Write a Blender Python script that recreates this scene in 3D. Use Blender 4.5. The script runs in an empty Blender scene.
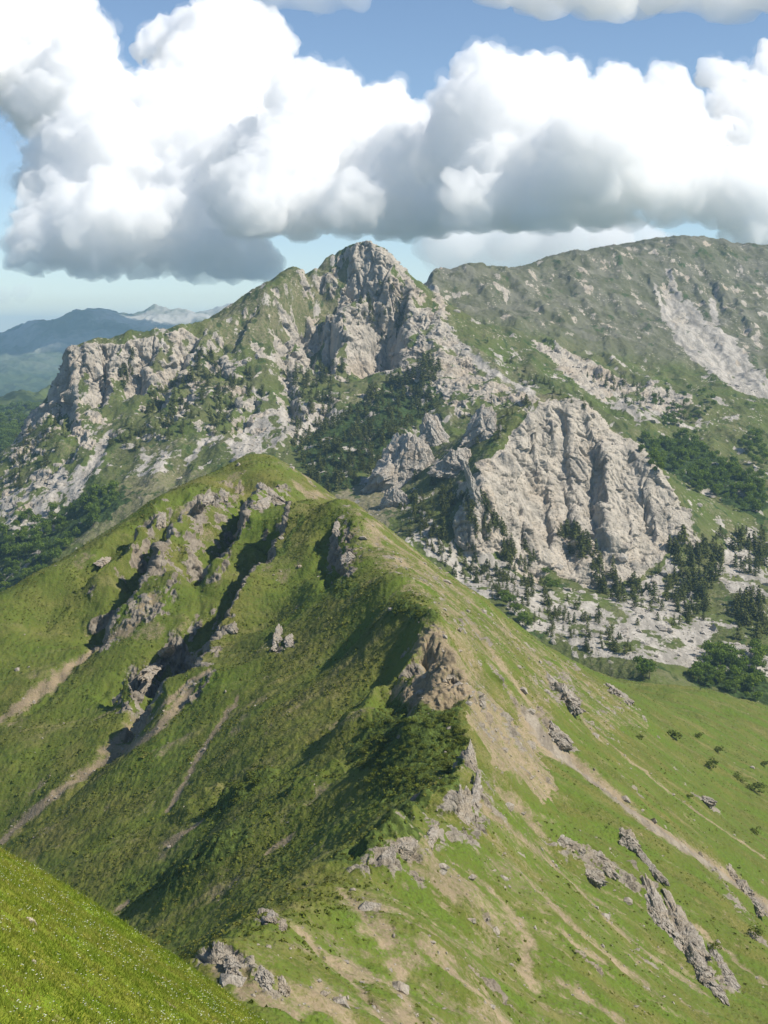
import bpy, math, random
import numpy as np

random.seed(7); RNG = np.random.default_rng(11)
S = bpy.context.scene
COL = S.collection
rad = math.radians

# ------------------------------------------------------------------ camera, sky, sun, exposure
F, CX, HY = 1422.0, 384.0, 330.0
cam = bpy.data.cameras.new('camera'); cam_o = bpy.data.objects.new('camera', cam); COL.objects.link(cam_o)
cam_o.rotation_euler = (rad(90), 0, 0)
cam.lens = 36.0*F/1024; cam.sensor_width = 36; cam.sensor_fit = 'AUTO'
cam.shift_y = -(512-HY)/1024
cam.clip_start = 1; cam.clip_end = 120000
S.camera = cam_o

SUN_EL, SUN_AZ = 44.5, 109.0            # azimuth clockwise from the view direction
w = bpy.data.worlds.new('World'); S.world = w; w.use_nodes = True
nt = w.node_tree; nt.nodes.clear()
sky = nt.nodes.new('ShaderNodeTexSky'); sky.sky_type = 'NISHITA'; sky.sun_disc = False
sky.sun_elevation = rad(SUN_EL); sky.sun_rotation = rad(SUN_AZ)
sky.altitude = 1700; sky.air_density = 1.0; sky.dust_density = 0.25; sky.ozone_density = 2.2
bg = nt.nodes.new('ShaderNodeBackground'); bg.inputs[1].default_value = 0.098
wo = nt.nodes.new('ShaderNodeOutputWorld')
nt.links.new(sky.outputs[0], bg.inputs[0]); nt.links.new(bg.outputs[0], wo.inputs[0])

sl = bpy.data.lights.new('sun', 'SUN'); sl.energy = 5.0; sl.angle = rad(0.53); sl.color = (1.0, 0.93, 0.82)
so = bpy.data.objects.new('sun', sl); COL.objects.link(so)
SUN_DIR = np.array([math.sin(rad(SUN_AZ))*math.cos(rad(SUN_EL)), math.cos(rad(SUN_AZ))*math.cos(rad(SUN_EL)), math.sin(rad(SUN_EL))])
from mathutils import Vector
so.rotation_euler = Vector(-SUN_DIR).to_track_quat('-Z', 'Y').to_euler()

vs = S.view_settings
vs.view_transform = 'Standard'; vs.look = 'None'; vs.gamma = 1; vs.use_curve_mapping = False; vs.exposure = 0.45
S.cycles.max_bounces = 64; S.cycles.diffuse_bounces = 3; S.cycles.glossy_bounces = 1
S.cycles.transmission_bounces = 2; S.cycles.transparent_max_bounces = 8
S.cycles.volume_bounces = 64
S.cycles.use_denoising = True
try: S.cycles.denoiser = 'OPENIMAGEDENOISE'
except Exception: pass

# ------------------------------------------------------------------ numeric helpers
def PT(px, py, D): return ((px-CX)/F*D, D, -(py-HY)/F*D)

_g2 = np.stack([np.cos(np.arange(256)*2*np.pi/256), np.sin(np.arange(256)*2*np.pi/256)], 1)
_g3 = RNG.normal(size=(256, 3)); _g3 /= np.linalg.norm(_g3, axis=1)[:, None]
_perm = RNG.permutation(256).astype(np.int64); _perm = np.concatenate([_perm, _perm, _perm])
def n2(x, y, seed=0):
    x = np.asarray(x, float)+seed*17.31; y = np.asarray(y, float)-seed*9.17
    xi = np.floor(x).astype(np.int64); yi = np.floor(y).astype(np.int64); fx = x-xi; fy = y-yi
    u = fx*fx*fx*(fx*(fx*6-15)+10); v = fy*fy*fy*(fy*(fy*6-15)+10)
    def g(i, j):
        h = _perm[_perm[(xi+i) & 255]+((yi+j) & 255)]
        return _g2[h, 0]*(fx-i)+_g2[h, 1]*(fy-j)
    a = g(0, 0); b = g(1, 0); c = g(0, 1); d = g(1, 1)
    return 1.4*((a+(b-a)*u)+((c+(d-c)*u)-(a+(b-a)*u))*v)
def n3(x, y, z, seed=0):
    x = x+seed*17.31; y = y-seed*9.17; z = z+seed*4.73
    xi = np.floor(x).astype(np.int64); yi = np.floor(y).astype(np.int64); zi = np.floor(z).astype(np.int64)
    fx = x-xi; fy = y-yi; fz = z-zi
    s = lambda t: t*t*t*(t*(t*6-15)+10)
    u, v, q = s(fx), s(fy), s(fz)
    def g(i, j, k):
        h = _perm[_perm[_perm[(xi+i) & 255]+((yi+j) & 255)]+((zi+k) & 255)]
        return _g3[h, 0]*(fx-i)+_g3[h, 1]*(fy-j)+_g3[h, 2]*(fz-k)
    def lerp(a, b, t): return a+(b-a)*t
    return 1.5*lerp(lerp(lerp(g(0,0,0), g(1,0,0), u), lerp(g(0,1,0), g(1,1,0), u), v),
                    lerp(lerp(g(0,0,1), g(1,0,1), u), lerp(g(0,1,1), g(1,1,1), u), v), q)
def fbm2(x, y, o=4, seed=0, gain=.5):
    r = 0; a = 1; f = 1
    for k in range(o): r = r+a*n2(x*f, y*f, seed+k); a *= gain; f *= 2.03
    return r
def fbm3(x, y, z, o=4, seed=0, gain=.5):
    r = 0; a = 1; f = 1
    for k in range(o): r = r+a*n3(x*f, y*f, z*f, seed+k); a *= gain; f *= 2.03
    return r
def rid3(x, y, z, o=3, seed=0, gain=.5):
    r = 0; a = 1; f = 1
    for k in range(o): r = r+a*(1-2*np.abs(n3(x*f, y*f, z*f, seed+k))); a *= gain; f *= 2.1
    return r
def rid2(x, y, o=3, seed=0, gain=.5):
    r = 0; a = 1; f = 1
    for k in range(o): r = r+a*(1-2*np.abs(n2(x*f, y*f, seed+k))); a *= gain; f *= 2.1
    return r
def facets(x, y, z, seed):
    """joint blocks: each cell of a jittered lattice gets its own offset and tilt, so faces meet at sharp steps"""
    r = np.random.default_rng(seed); T = r.random((4096, 3)); OF = r.uniform(-1, 1, 4096); TI = r.normal(size=(4096, 3))*.8
    xi = np.floor(x).astype(np.int64); yi = np.floor(y).astype(np.int64); zi = np.floor(z).astype(np.int64)
    best = np.full(x.shape, 1e9); out = np.zeros(x.shape)
    for i in (-1, 0, 1):
        for j in (-1, 0, 1):
            for k in (-1, 0, 1):
                h = ((xi+i)*73856093 ^ (yi+j)*19349663 ^ (zi+k)*83492791) & 4095; q = T[h]
                dx = x-(xi+i+q[:, 0]); dy = y-(yi+j+q[:, 1]); dz = z-(zi+k+q[:, 2]); d = dx*dx+dy*dy+dz*dz; m = d < best
                best = np.where(m, d, best); t = TI[h]; out = np.where(m, OF[h]+t[:, 0]*dx+t[:, 1]*dy+t[:, 2]*dz*.5, out)
    return out
def sstep(a, b, x):
    t = np.clip((x-a)/(b-a), 0, 1); return t*t*(3-2*t)

def crack3(x, y, z, w, seed): return np.exp(-(n3(x, y, z, seed)/w)**2)
def dense(pix, step=6.):
    out = [pix[0]]
    for a, b in zip(pix[:-1], pix[1:]):
        n = max(1, int(math.hypot(b[0]-a[0], b[1]-a[1])/step)); out += [(a[0]+(b[0]-a[0])*k/n, a[1]+(b[1]-a[1])*k/n) for k in range(1, n+1)]
    return out
class RBF:
    def __init__(s, pts, eps):
        s.p = np.array(pts, float); s.e = eps*eps; n = len(s.p)
        d2 = ((s.p[:, None, :2]-s.p[None, :, :2])**2).sum(2)
        A = np.zeros((n+3, n+3)); A[:n, :n] = -np.sqrt(d2+s.e)+np.eye(n)*-0.02
        A[:n, n] = A[n, :n] = 1; A[:n, n+1:] = s.p[:, :2]*1e-2; A[n+1:, :n] = s.p[:, :2].T*1e-2
        s.w = np.linalg.solve(A, np.concatenate([s.p[:, 2], [0, 0, 0]])); s.n = n
    def __call__(s, x, y):
        sh = x.shape; x = x.ravel(); y = y.ravel(); out = np.empty(x.size)
        px = s.p[:, 0].astype(np.float32); py = s.p[:, 1].astype(np.float32); wt = s.w[:s.n]
        for i in range(0, x.size, 40000):
            a = x[i:i+40000].astype(np.float32); b = y[i:i+40000].astype(np.float32)
            r = np.sqrt((a[:, None]-px)**2+(b[:, None]-py)**2+np.float32(s.e))
            out[i:i+40000] = -(r@wt.astype(np.float32))+s.w[s.n]+s.w[s.n+1]*1e-2*a+s.w[s.n+2]*1e-2*b
        return out.reshape(sh)

def polydist(x, y, poly):
    best = np.full(x.shape, 1e9); side = np.zeros(x.shape); tt = np.zeros(x.shape)
    L = np.concatenate([[0], np.cumsum(np.hypot(*(np.diff(poly[:, :2], axis=0).T)))])
    for i in range(len(poly)-1):
        ax, ay = poly[i, :2]; dx, dy = poly[i+1, :2]-poly[i, :2]; l2 = dx*dx+dy*dy+1e-9
        t = np.clip(((x-ax)*dx+(y-ay)*dy)/l2, 0, 1)
        ex = x-ax-t*dx; ey = y-ay-t*dy; d = np.hypot(ex, ey); m = d < best
        best = np.where(m, d, best); side = np.where(m, dx*ey-dy*ex, side)
        tt = np.where(m, (L[i]+t*math.sqrt(l2))/L[-1], tt)
    return best, side, tt
def inpoly(x, y, poly):
    r = np.zeros(x.shape, bool); n = len(poly); j = n-1
    for i in range(n):
        xi, yi = poly[i, :2]; xj, yj = poly[j, :2]
        c = ((yi > y) != (yj > y)) & (x < (xj-xi)*(y-yi)/((yj-yi)+1e-12)+xi)
        r ^= c; j = i
    return r

def raycast(field, pix, y0, y1, n=500):
    """pixels -> points where their view rays first meet the height field"""
    pix = np.array(pix, float); D = np.geomspace(y0, y1, n)
    u = (pix[:, 0]-CX)/F; v = -(pix[:, 1]-HY)/F
    X = u[:, None]*D; Y = np.broadcast_to(D, X.shape)
    g = field(X, Y)-v[:, None]*D
    hit = g > 0; k = hit.argmax(1); k = np.where(hit.any(1), k, n-1); k0 = np.maximum(k-1, 0)
    i = np.arange(len(pix)); g0 = g[i, k0]; g1 = g[i, k]
    t = np.clip(np.where(np.abs(g1-g0) > 1e-9, -g0/(g1-g0+1e-12), 1), 0, 1); d = D[k0]+(D[k]-D[k0])*t
    return np.stack([u*d, d, v*d], 1)

class Ribs:
    def __init__(s): s.f = []; s.c = []
    def scarp(s, poly, h, wl, wr, taper=.12): s.c.append((poly, h, wl, wr, taper))
    def add(s, poly, h, wl, wr, p=1.0, taper=.15): s.f.append((poly, h, wl, wr, p, taper))
    def __call__(s, x, y):
        out = np.zeros(x.shape); fx = x.ravel(); fy = y.ravel(); o = out.ravel()
        for poly, h, wl, wr, p, tp in s.f:
            m = max(wl, wr)
            k = np.nonzero((fx > poly[:, 0].min()-m) & (fx < poly[:, 0].max()+m) & (fy > poly[:, 1].min()-m) & (fy < poly[:, 1].max()+m))[0]
            if not k.size: continue
            a = fx[k]; b = fy[k]
            wob = 0.12*m*n2(a/(.5*m), b/(.5*m), 3)
            d, sd, t = polydist(a+wob, b-wob, poly)
            wd = np.where(sd < 0, wl, wr)
            amp = np.clip(t/tp, 0, 1)*np.clip((1-t)/tp, 0, 1) if tp > 0 else 1
            amp = amp*(1+.35*n2(a/(.35*m), b/(.35*m), 8))
            q = np.clip(1-d/wd, 0, 1)
            o[k] += h*amp*np.where(sd < 0, q*q*(3-2*q), q**p)
        for poly, h, wl, wr, tp in s.c:             # ground broken away on the left of the line, untouched on its right
            m = wr
            k = np.nonzero((fx > poly[:, 0].min()-m) & (fx < poly[:, 0].max()+m) & (fy > poly[:, 1].min()-m) & (fy < poly[:, 1].max()+m))[0]
            if not k.size: continue
            a = fx[k]; b = fy[k]; wob = .10*m*fbm2(a/(.4*m), b/(.4*m), 3, 3)
            d, sd, t = polydist(a+wob, b-wob, poly)
            amp = np.clip(t/tp, 0, 1)*np.clip((1-t)/tp, 0, 1)*(1+.3*n2(a/(.35*m), b/(.35*m), 8))
            o[k] -= np.where(sd < 0, h*amp*sstep(0, wl, d)*(1-sstep(wl, wr, d)), 0)
        return o.reshape(x.shape)

def polar_grid(field, u0, u1, nu, y0, y1, ny, hidden=.25, base=40):
    """fan-shaped grid, rows spread by how much height each column has"""
    uc = np.linspace(u0, u1, 160); Yc = np.geomspace(y0, y1, 700)
    X = uc[:, None]*Yc; Y = np.broadcast_to(Yc, X.shape); Z = field(X, Y)
    v = Z/Y*F
    dv = np.diff(v, axis=1)
    ds = np.where(dv > 0, dv, -hidden*dv)+base*np.diff(np.log(Yc))
    ds = (ds+np.roll(ds, 1, 0)+np.roll(ds, -1, 0))/3 if False else ds
    k = np.ones(9)/9
    ds = np.apply_along_axis(lambda c: np.convolve(np.pad(c, 4, 'edge'), k, 'valid'), 0, ds)
    cs = np.concatenate([np.zeros((160, 1)), np.cumsum(ds, 1)], 1); cs /= cs[:, -1:]
    kk = np.linspace(0, 1, ny)
    YR = np.stack([np.interp(kk, cs[i], Yc) for i in range(160)])
    u = np.linspace(u0, u1, nu); f = (u-u0)/(u1-u0)*159; i0 = np.minimum(f.astype(int), 158); fr = (f-i0)[:, None]
    Y = YR[i0]*(1-fr)+YR[i0+1]*fr
    return u[:, None]*Y, Y

def grid_normals(V):
    du = np.gradient(V, axis=0); dv = np.gradient(V, axis=1)
    n = np.cross(du, dv); n /= np.linalg.norm(n, axis=2)[..., None]+1e-12
    return np.where(n[..., 2:3] < 0, -n, n)
def blur(a, k):
    ker = np.ones(k)/k; h = k//2
    for ax in (0, 1):
        pad = [(0, 0)]*a.ndim; pad[ax] = (h+1, h)
        c = np.cumsum(np.pad(a, pad, 'edge'), axis=ax)
        n = a.shape[ax]
        a = (np.take(c, range(k, k+n), axis=ax)-np.take(c, range(0, n), axis=ax))/k
    return a

def mesh_from(name, verts, faces, mat=None, smooth=True, parent=None, link=True):
    verts = np.asarray(verts, np.float32); faces = np.asarray(faces, np.int32)
    me = bpy.data.meshes.new(name); nf, k = faces.shape
    me.vertices.add(len(verts)); me.vertices.foreach_set('co', verts.ravel())
    me.loops.add(nf*k); me.loops.foreach_set('vertex_index', faces.ravel())
    me.polygons.add(nf); me.polygons.foreach_set('loop_start', np.arange(0, nf*k, k, dtype=np.int32))
    me.polygons.foreach_set('use_smooth', np.full(nf, smooth))
    me.update(calc_edges=True)
    if mat: me.materials.append(mat)
    o = bpy.data.objects.new(name, me)
    if link: COL.objects.link(o)
    if parent: o.parent = parent
    return o
def grid_faces(nu, ny):
    i = np.arange(nu*ny).reshape(nu, ny)
    return np.stack([i[:-1, :-1], i[1:, :-1], i[1:, 1:], i[:-1, 1:]], -1).reshape(-1, 4)
def set_attr(o, name, arr):
    a = o.data.attributes.new(name, 'FLOAT_COLOR', 'POINT'); a.data.foreach_set('color', np.asarray(arr, np.float32).ravel())
def tag(o, label=None, cat=None, group=None, kind=None):
    if label: o['label'] = label
    if cat: o['category'] = cat
    if group: o['group'] = group
    if kind: o['kind'] = kind
    return o

# depth buffer of what has been built, for standing things on the ground
ZB = {}
def zbuffer(key, V):
    V = V.reshape(-1, 3); z = np.full((1100, 860), 1e9)
    m = V[:, 1] > 1
    x = np.round(V[m, 0]/V[m, 1]*F+CX).astype(int)+46; y = np.round(-V[m, 2]/V[m, 1]*F+HY).astype(int)+38
    k = (x >= 0) & (x < 860) & (y >= 0) & (y < 1100)
    np.minimum.at(z, (y[k], x[k]), V[m, 1][k]); 
    p = np.pad(z, 1, constant_values=1e9)
    z2 = np.min([p[i:i+1100, j:j+860] for i in range(3) for j in range(3)], axis=0)
    ZB[key] = np.where(z > 9e8, z2, z)
def at(key, px, py):
    px = np.atleast_1d(px).astype(float); py = np.atleast_1d(py).astype(float)
    D = ZB[key][np.clip(np.round(py).astype(int)+38, 0, 1099), np.clip(np.round(px).astype(int)+46, 0, 859)]
    return np.stack([(px-CX)/F*D, D, -(py-HY)/F*D], 1), D < 9e8

# ------------------------------------------------------------------ node helpers
class N:
    def __init__(s, name):
        s.m = bpy.data.materials.new(name); s.m.use_nodes = True; s.t = s.m.node_tree; s.t.nodes.clear()
        s.out = s.n('ShaderNodeOutputMaterial')
    def n(s, ty, **k):
        o = s.t.nodes.new(ty)
        for a, b in k.items(): setattr(o, a, b)
        return o
    def l(s, a, b): s.t.links.new(a, b)
    def put(s, sock, v):
        if hasattr(v, 'is_linked') or isinstance(v, bpy.types.NodeSocket): s.l(v, sock)
        elif isinstance(v, (tuple, list)) and len(v) == 3 and sock.type == 'RGBA': sock.default_value = (*v, 1)
        else: sock.default_value = v
    def noise(s, vec, scale, detail=3, rough=.55, dist=0.):
        o = s.n('ShaderNodeTexNoise'); s.l(vec, o.inputs['Vector'])
        o.inputs['Scale'].default_value = scale; o.inputs['Detail'].default_value = detail
        o.inputs['Roughness'].default_value = rough; o.inputs['Distortion'].default_value = dist
        return o.outputs['Fac']
    def ramp(s, fac, a, b, lo=0., hi=1.):
        o = s.n('ShaderNodeMapRange', interpolation_type='SMOOTHSTEP'); s.l(fac, o.inputs[0])
        for i, q in enumerate((a, b, lo, hi)): o.inputs[i+1].default_value = q
        return o.outputs[0]
    def mix(s, fac, a, b, mode='MIX'):
        o = s.n('ShaderNodeMix', data_type='RGBA', blend_type=mode)
        s.put(o.inputs[0], fac); s.put(o.inputs[6], a); s.put(o.inputs[7], b); return o.outputs[2]
    def math(s, op, a, b=0., c=0.):
        o = s.n('ShaderNodeMath', operation=op)
        for i, q in enumerate((a, b, c)): s.put(o.inputs[i], q)
        return o.outputs[0]
    def scaled(s, vec, sc, rot=(0, 0, 0)):
        o = s.n('ShaderNodeMapping'); s.l(vec, o.inputs[0]); o.inputs['Scale'].default_value = sc; o.inputs['Rotation'].default_value = rot
        return o.outputs[0]
    def bump(s, h, dist, strength=1., normal=None):
        o = s.n('ShaderNodeBump'); o.inputs['Strength'].default_value = strength; o.inputs['Distance'].default_value = dist
        s.l(h, o.inputs['Height'])
        if normal is not None: s.l(normal, o.inputs['Normal'])
        return o.outputs[0]
    def bsdf(s, col, rough=.9, normal=None, spec=.15):
        o = s.n('ShaderNodeBsdfPrincipled'); s.put(o.inputs['Base Color'], col); s.put(o.inputs['Roughness'], rough)
        o.inputs['Specular IOR Level'].default_value = spec
        if normal is not None: s.l(normal, o.inputs['Normal'])
        s.l(o.outputs[0], s.out.inputs[0]); return o

def ground_material(name, sc, grass, rock, scree, soil, streak, bumpd, shrub=(.022, .036, .010), lushcol=(.085, .135, .018), stones=0.):
    """grass with rock, scree, soil and low shrub laid out by the 'cover' attribute; sc = size of a tuft in metres"""
    n = N(name); pos = n.n('ShaderNodeNewGeometry').outputs['Position']
    att = n.n('ShaderNodeAttribute', attribute_name='cover'); sep = n.n('ShaderNodeSeparateColor'); n.l(att.outputs['Color'], sep.inputs[0])
    ck, cs, cd = sep.outputs[0], sep.outputs[1], sep.outputs[2]; ch = att.outputs['Alpha']
    big = n.noise(pos, 1/(sc*32), 4, .6); mid = n.noise(pos, 1/(sc*7), 4, .65); fine = n.noise(pos, 1/sc, 3, .7); tiny = n.noise(pos, 2.7/sc, 2, .7)
    stv = n.scaled(pos, streak[0], streak[1]); st = n.noise(stv, 1.0, 4, .65)
    g = n.mix(n.ramp(big, .36, .64), grass[0], grass[1])
    g = n.mix(n.ramp(mid, .42, .66, 0, .8), g, grass[2])
    g = n.mix(n.ramp(st, .52, .70, 0, .75), g, grass[3])
    g = n.mix(n.ramp(fine, .50, .75, 0, .55), g, grass[4])
    g = n.mix(n.ramp(tiny, .52, .70, 0, .55), g, grass[3]); g = n.mix(n.ramp(tiny, .48, .32, 0, .55), g, grass[4])
    lu = n.n('ShaderNodeAttribute', attribute_name='lush'); ls = n.n('ShaderNodeSeparateColor'); n.l(lu.outputs['Color'], ls.inputs[0])
    g = n.mix(n.math('MULTIPLY', ls.outputs[0], n.ramp(fine, .25, .6, .55, 1.)), g, n.mix(n.ramp(tiny, .4, .65), lushcol, tuple(c*.62 for c in lushcol)))
    g = n.mix(n.math('MULTIPLY', ls.outputs[1], .85), g, n.mix(n.ramp(mid, .4, .6), (.088, .090, .056), (.150, .145, .112)))
    # rock: pale limestone, stains running down, lichen
    rv = n.scaled(pos, (1/(sc*3), 1/(sc*3), 1/(sc*16))); r1 = n.noise(rv, 1, 4, .65); r2 = n.noise(pos, 1/(sc*18), 3, .6); r3 = n.noise(pos, 1.4/sc, 3, .7)
    r = n.mix(n.ramp(r1, .40, .66), rock[0], rock[1]); r4 = n.noise(n.scaled(pos, (1/(sc*1.3), 1/(sc*1.3), 1/(sc*14))), 1, 3, .6); r = n.mix(n.ramp(r4, .56, .70, 0, .7), r, rock[3]); r = n.mix(n.ramp(r2, .45, .68, 0, .6), r, rock[2]); r = n.mix(n.ramp(r3, .50, .72, 0, .6), r, rock[3])
    k1 = n.noise(pos, .7/sc, 4, .75); k2 = n.noise(pos, 2.4/sc, 2, .7)
    k3 = n.noise(n.scaled(pos, (1/(sc*2), 1/(sc*8), 1/(sc*8))), 1, 4, .7); s = n.mix(n.ramp(k3, .40, .66), n.mix(n.ramp(k1, .35, .65), scree[0], scree[1]), tuple(q*.68 for q in scree[1])); s = n.mix(n.ramp(k2, .56, .74, 0, .5), s, scree[2])
    d = n.mix(n.ramp(mid, .35, .65), soil[0], soil[1]); d = n.mix(n.ramp(k2, .5, .7, 0, .5), d, soil[2])
    b = n.mix(n.ramp(fine, .4, .65), shrub, tuple(c*2.2 for c in shrub))
    if stones:
        sv = n.n('ShaderNodeTexVoronoi'); n.l(pos, sv.inputs['Vector']); sv.inputs['Scale'].default_value = 1/(sc*1.2)
        sf = n.math('MULTIPLY', n.ramp(sv.outputs['Distance'], .30, .18), n.ramp(n.noise(pos, 1/(sc*9), 3, .6), .48, .64, 0, stones))
        g = n.mix(sf, g, n.mix(r3, rock[1], rock[0]))
    def edge(mask, nz, sharp=.22):
        v = n.math('ADD', mask, n.math('MULTIPLY', n.math('SUBTRACT', nz, .5), .9)); return n.ramp(v, .5-sharp, .5+sharp)
    dm = n.math('ADD', n.math('MULTIPLY', fine, .6), n.math('MULTIPLY', tiny, .4)); mk = n.mix(n.ramp(n.math('ADD', n.math('MULTIPLY', cd, 1.0), n.math('MULTIPLY', n.math('SUBTRACT', dm, .5), 2.6)), .12, 1.05), g, d); mk = n.mix(edge(ch, fine, .15), mk, b); mk = n.mix(edge(cs, k1), mk, s); kn = n.math('ADD', n.math('MULTIPLY', mid, .35), n.math('MULTIPLY', dm, .65)); em = n.ramp(n.math('ADD', ck, n.math('MULTIPLY', n.math('SUBTRACT', kn, .5), 2.2)), .32, .62); mk = n.mix(em, mk, r)
    nb = n.bump(fine, bumpd*.8, .8); nb = n.bump(tiny, bumpd*.35, .8, nb)
    rb = n.bump(r3, bumpd*1.6, .8); rb = n.bump(r1, bumpd*2.5, .6, rb)
    mv = n.n('ShaderNodeMix', data_type='VECTOR'); n.l(em, mv.inputs[0]); n.l(nb, mv.inputs[4]); n.l(rb, mv.inputs[5])
    n.bsdf(mk, .95, mv.outputs[1], .08)
    return n.m
LIME = ((.40, .36, .30), (.275, .25, .21), (.35, .285, .21), (.18, .165, .14))
SCREE = ((.42, .39, .345), (.32, .295, .255), (.14, .135, .10))
SOIL = ((.27, .21, .135), (.19, .15, .095), (.33, .27, .18))

# ------------------------------------------------------------------ the near ridge
HP = [PT(*q) for q in [
 # crest, from the foot of the photographer's slope to the hump
 (215,948,180),(270,915,205),(310,897,222),(350,885,235),(385,860,252),(400,848,262),(440,815,290),(472,785,320),(477,760,340),(464,722,372),(452,690,395),
 (440,650,415),(430,622,430),(415,600,452),(390,575,490),(370,553,530),(350,528,565),(335,512,595),(312,502,630),
 (262,455,745),(240,461,745),(225,470,745),(285,462,742),(300,474,735),(320,490,725),(335,503,715),(245,482,700),(225,480,712),
 # skyline on the left
 (205,476,715),(185,486,695),(150,510,670),(120,533,655),(100,547,648),(50,578,630),(0,605,615),(-60,645,600),(-110,675,590),
 # left slope
 (200,505,660),(240,530,640),(200,540,630),(260,580,578),(200,600,580),(150,560,625),(100,620,602),(50,620,612),(0,645,592),(300,600,540),(250,650,535),(330,560,560),
 (300,550,590),(0,700,560),(100,700,545),(200,700,500),(300,700,440),(350,650,470),(380,610,465),(400,660,430),(370,700,420),(400,700,400),(330,760,375),(0,770,512),(100,780,468),(0,830,490),(-80,740,560),(-80,840,500),
 (150,820,425),(200,780,430),(250,740,430),(420,745,345),(400,800,312),(350,830,318),(300,850,334),(250,850,345),(200,850,362),(100,850,412),(150,900,370),(200,910,335),(250,890,326),(300,880,303),
 # right slope
 (360,519,575),(386,536,570),(425,562,575),(446,580,575),(486,602,585),(520,626,605),(455,610,480),(400,575,500),(560,655,630),(600,680,645),(630,705,655),
 (480,700,420),(520,640,575),(560,700,505),(560,760,414),(600,720,520),(600,800,392),(640,850,366),(650,760,500),(700,860,395),(700,780,545),(640,710,650),
 (768,850,500),(768,940,400),(830,900,460),(768,1000,318),(700,1000,290),(560,950,258),(640,950,300),(450,950,222),(400,1010,190),(500,1000,226),(470,860,275),(500,820,325),(520,780,370),(430,880,255),
 (300,980,178),(350,950,205),(250,990,168),(384,1150,150),(768,1200,212),(900,1024,340),(900,1100,280),(560,1080,205),
 # green shoulder behind the right slope
 (646,684,790),(620,686,780),(698,688,815),(730,697,830),(768,708,835),(830,735,850),(680,712,735),(660,705,700),(720,725,735),(768,745,760),(740,770,650),(768,780,640),(768,810,575),(720,800,555),(830,800,720),
]]
# behind the skyline, where the ridge falls away into the valley
HP += [(-60,860,-125),(-110,860,-150),(0,860,-150),(60,900,-190),(-150,820,-170),(-200,740,-175),(-240,700,-190),(-60,1000,-210),(30,760,-140),(60,760,-158),(100,800,-185),(140,850,-215),
 (30,690,-118),(-180,1000,-240),(-280,900,-260),(200,1000,-262),(330,1000,-290),(300,860,-265),(-300,640,-190),(-330,560,-200),(-260,480,-230),(-240,360,-230),(-150,330,-190),(-100,260,-170),(-70,200,-150),(-45,160,-115),
 (-40,682,-96),(-24,676,-99),(-10,664,-102),(0,665,-112),(20,640,-118),(40,640,-128),(60,660,-145),(-18,150,-76),(20,150,-95),(60,150,-125),(100,150,-155),(160,180,-190),(250,300,-240),(320,420,-280),(350,600,-300),(350,760,-300)]
hill_base = RBF(HP, 7.0)
HY0, HY1 = 140, 1000
def hw(*pix): return raycast(hill_base, pix, 150, HY1)
hill_ribs = Ribs()
for pix, h, wl, wr in [
 
 
 
 
 
 ([(438,640),(452,685),(468,735),(478,772)], 7, 11, 24),
 ([(480,770),(452,803),(421,829),(396,850),(362,874)], 6, 5, 20),
 ([(268,768),(243,788),(218,812)], 4, 4, 12),
 ([(458,700),(440,712),(425,730),(408,752),(395,770)], 6, 8, 16),
 ([(455,705),(425,700),(398,702),(372,718),(350,748)], 7, 16, 10),
 ([(436,622),(420,610),(400,606),(385,612)], 2, 5, 10),
 
 ([(345,760),(318,778),(290,790)], 3, 4, 9),
 ([(225,785),(200,800),(170,826)], 3, 4, 10),
 ([(240,838),(200,860),(160,885)], 3, 4, 12),
]: hill_ribs.add(hw(*pix), h, wl, wr)
for pix, h, wl, wr in [
 ([(300,515),(290,532),(283,550),(270,575),(248,605),(230,632),(214,660),(198,688),(168,712),(122,736)], 19, 5, 50),
 ([(288,492),(266,498),(250,516),(237,540),(222,558),(200,582)], 14, 5, 36),
 ([(232,488),(207,500),(192,520),(176,540),(160,562),(148,592),(120,618),(96,644)], 12, 5, 30),
 ([(212,612),(196,640),(176,660),(152,680),(114,708)], 11, 5, 26),
 ([(165,504),(150,520),(130,545),(110,570),(84,594)], 7, 5, 20),
 ([(188,494),(172,512),(160,530),(145,555),(128,580)], 6, 4, 14),
 ([(342,522),(337,540),(345,560),(350,572)], 5, 3, 14), ([(434,632),(442,642),(454,658),(466,682),(474,700)], 13, 6, 24), ([(268,770),(246,790),(214,812)], 5, 3, 14), ([(345,855),(395,815),(430,790)], 0, 3, 14),
]:
    hill_ribs.scarp(hw(*pix), h, wl, wr)
    if h > 6 and pix[0][0] < 310: hill_ribs.add(hw(*pix), h*.62, 2.5, h*2.6, 1.3, .10)
# gullies: the ground sinks along these lines
for pix, h, wd in [
 ([(545,722),(575,760),(640,812),(700,852),(768,905)], -.7, 7),
 ([(300,925),(335,960),(380,1010)], -1.5, 6),
 ([(205,625),(170,690),(130,735),(60,800),(0,845)], -4.5, 14),
 ([(150,585),(90,650),(40,700),(0,725)], -3, 10),
 ([(436,660),(428,676),(416,692)], -3, 9),
]: hill_ribs.add(hw(*pix), h, wd, wd, 1.6)
def hill_h(x, y):
    z = hill_base(x, y)+hill_ribs(x, y)
    # shallow flutes down the fall line on both flanks
    z = z+1.6*fbm2(x/38, y/17, 3, 5)+.5*fbm2(x/9, y/5, 2, 9)
    return z
X, Y = polar_grid(hill_h, -.315, .315, 1020, HY0, HY1, 1150, hidden=.15, base=150)
Z = hill_h(X, Y)
V = np.stack([X, Y, Z], -1)
Nn = grid_normals(blur(V, 7)); slope = 1-Nn[..., 2]
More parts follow.
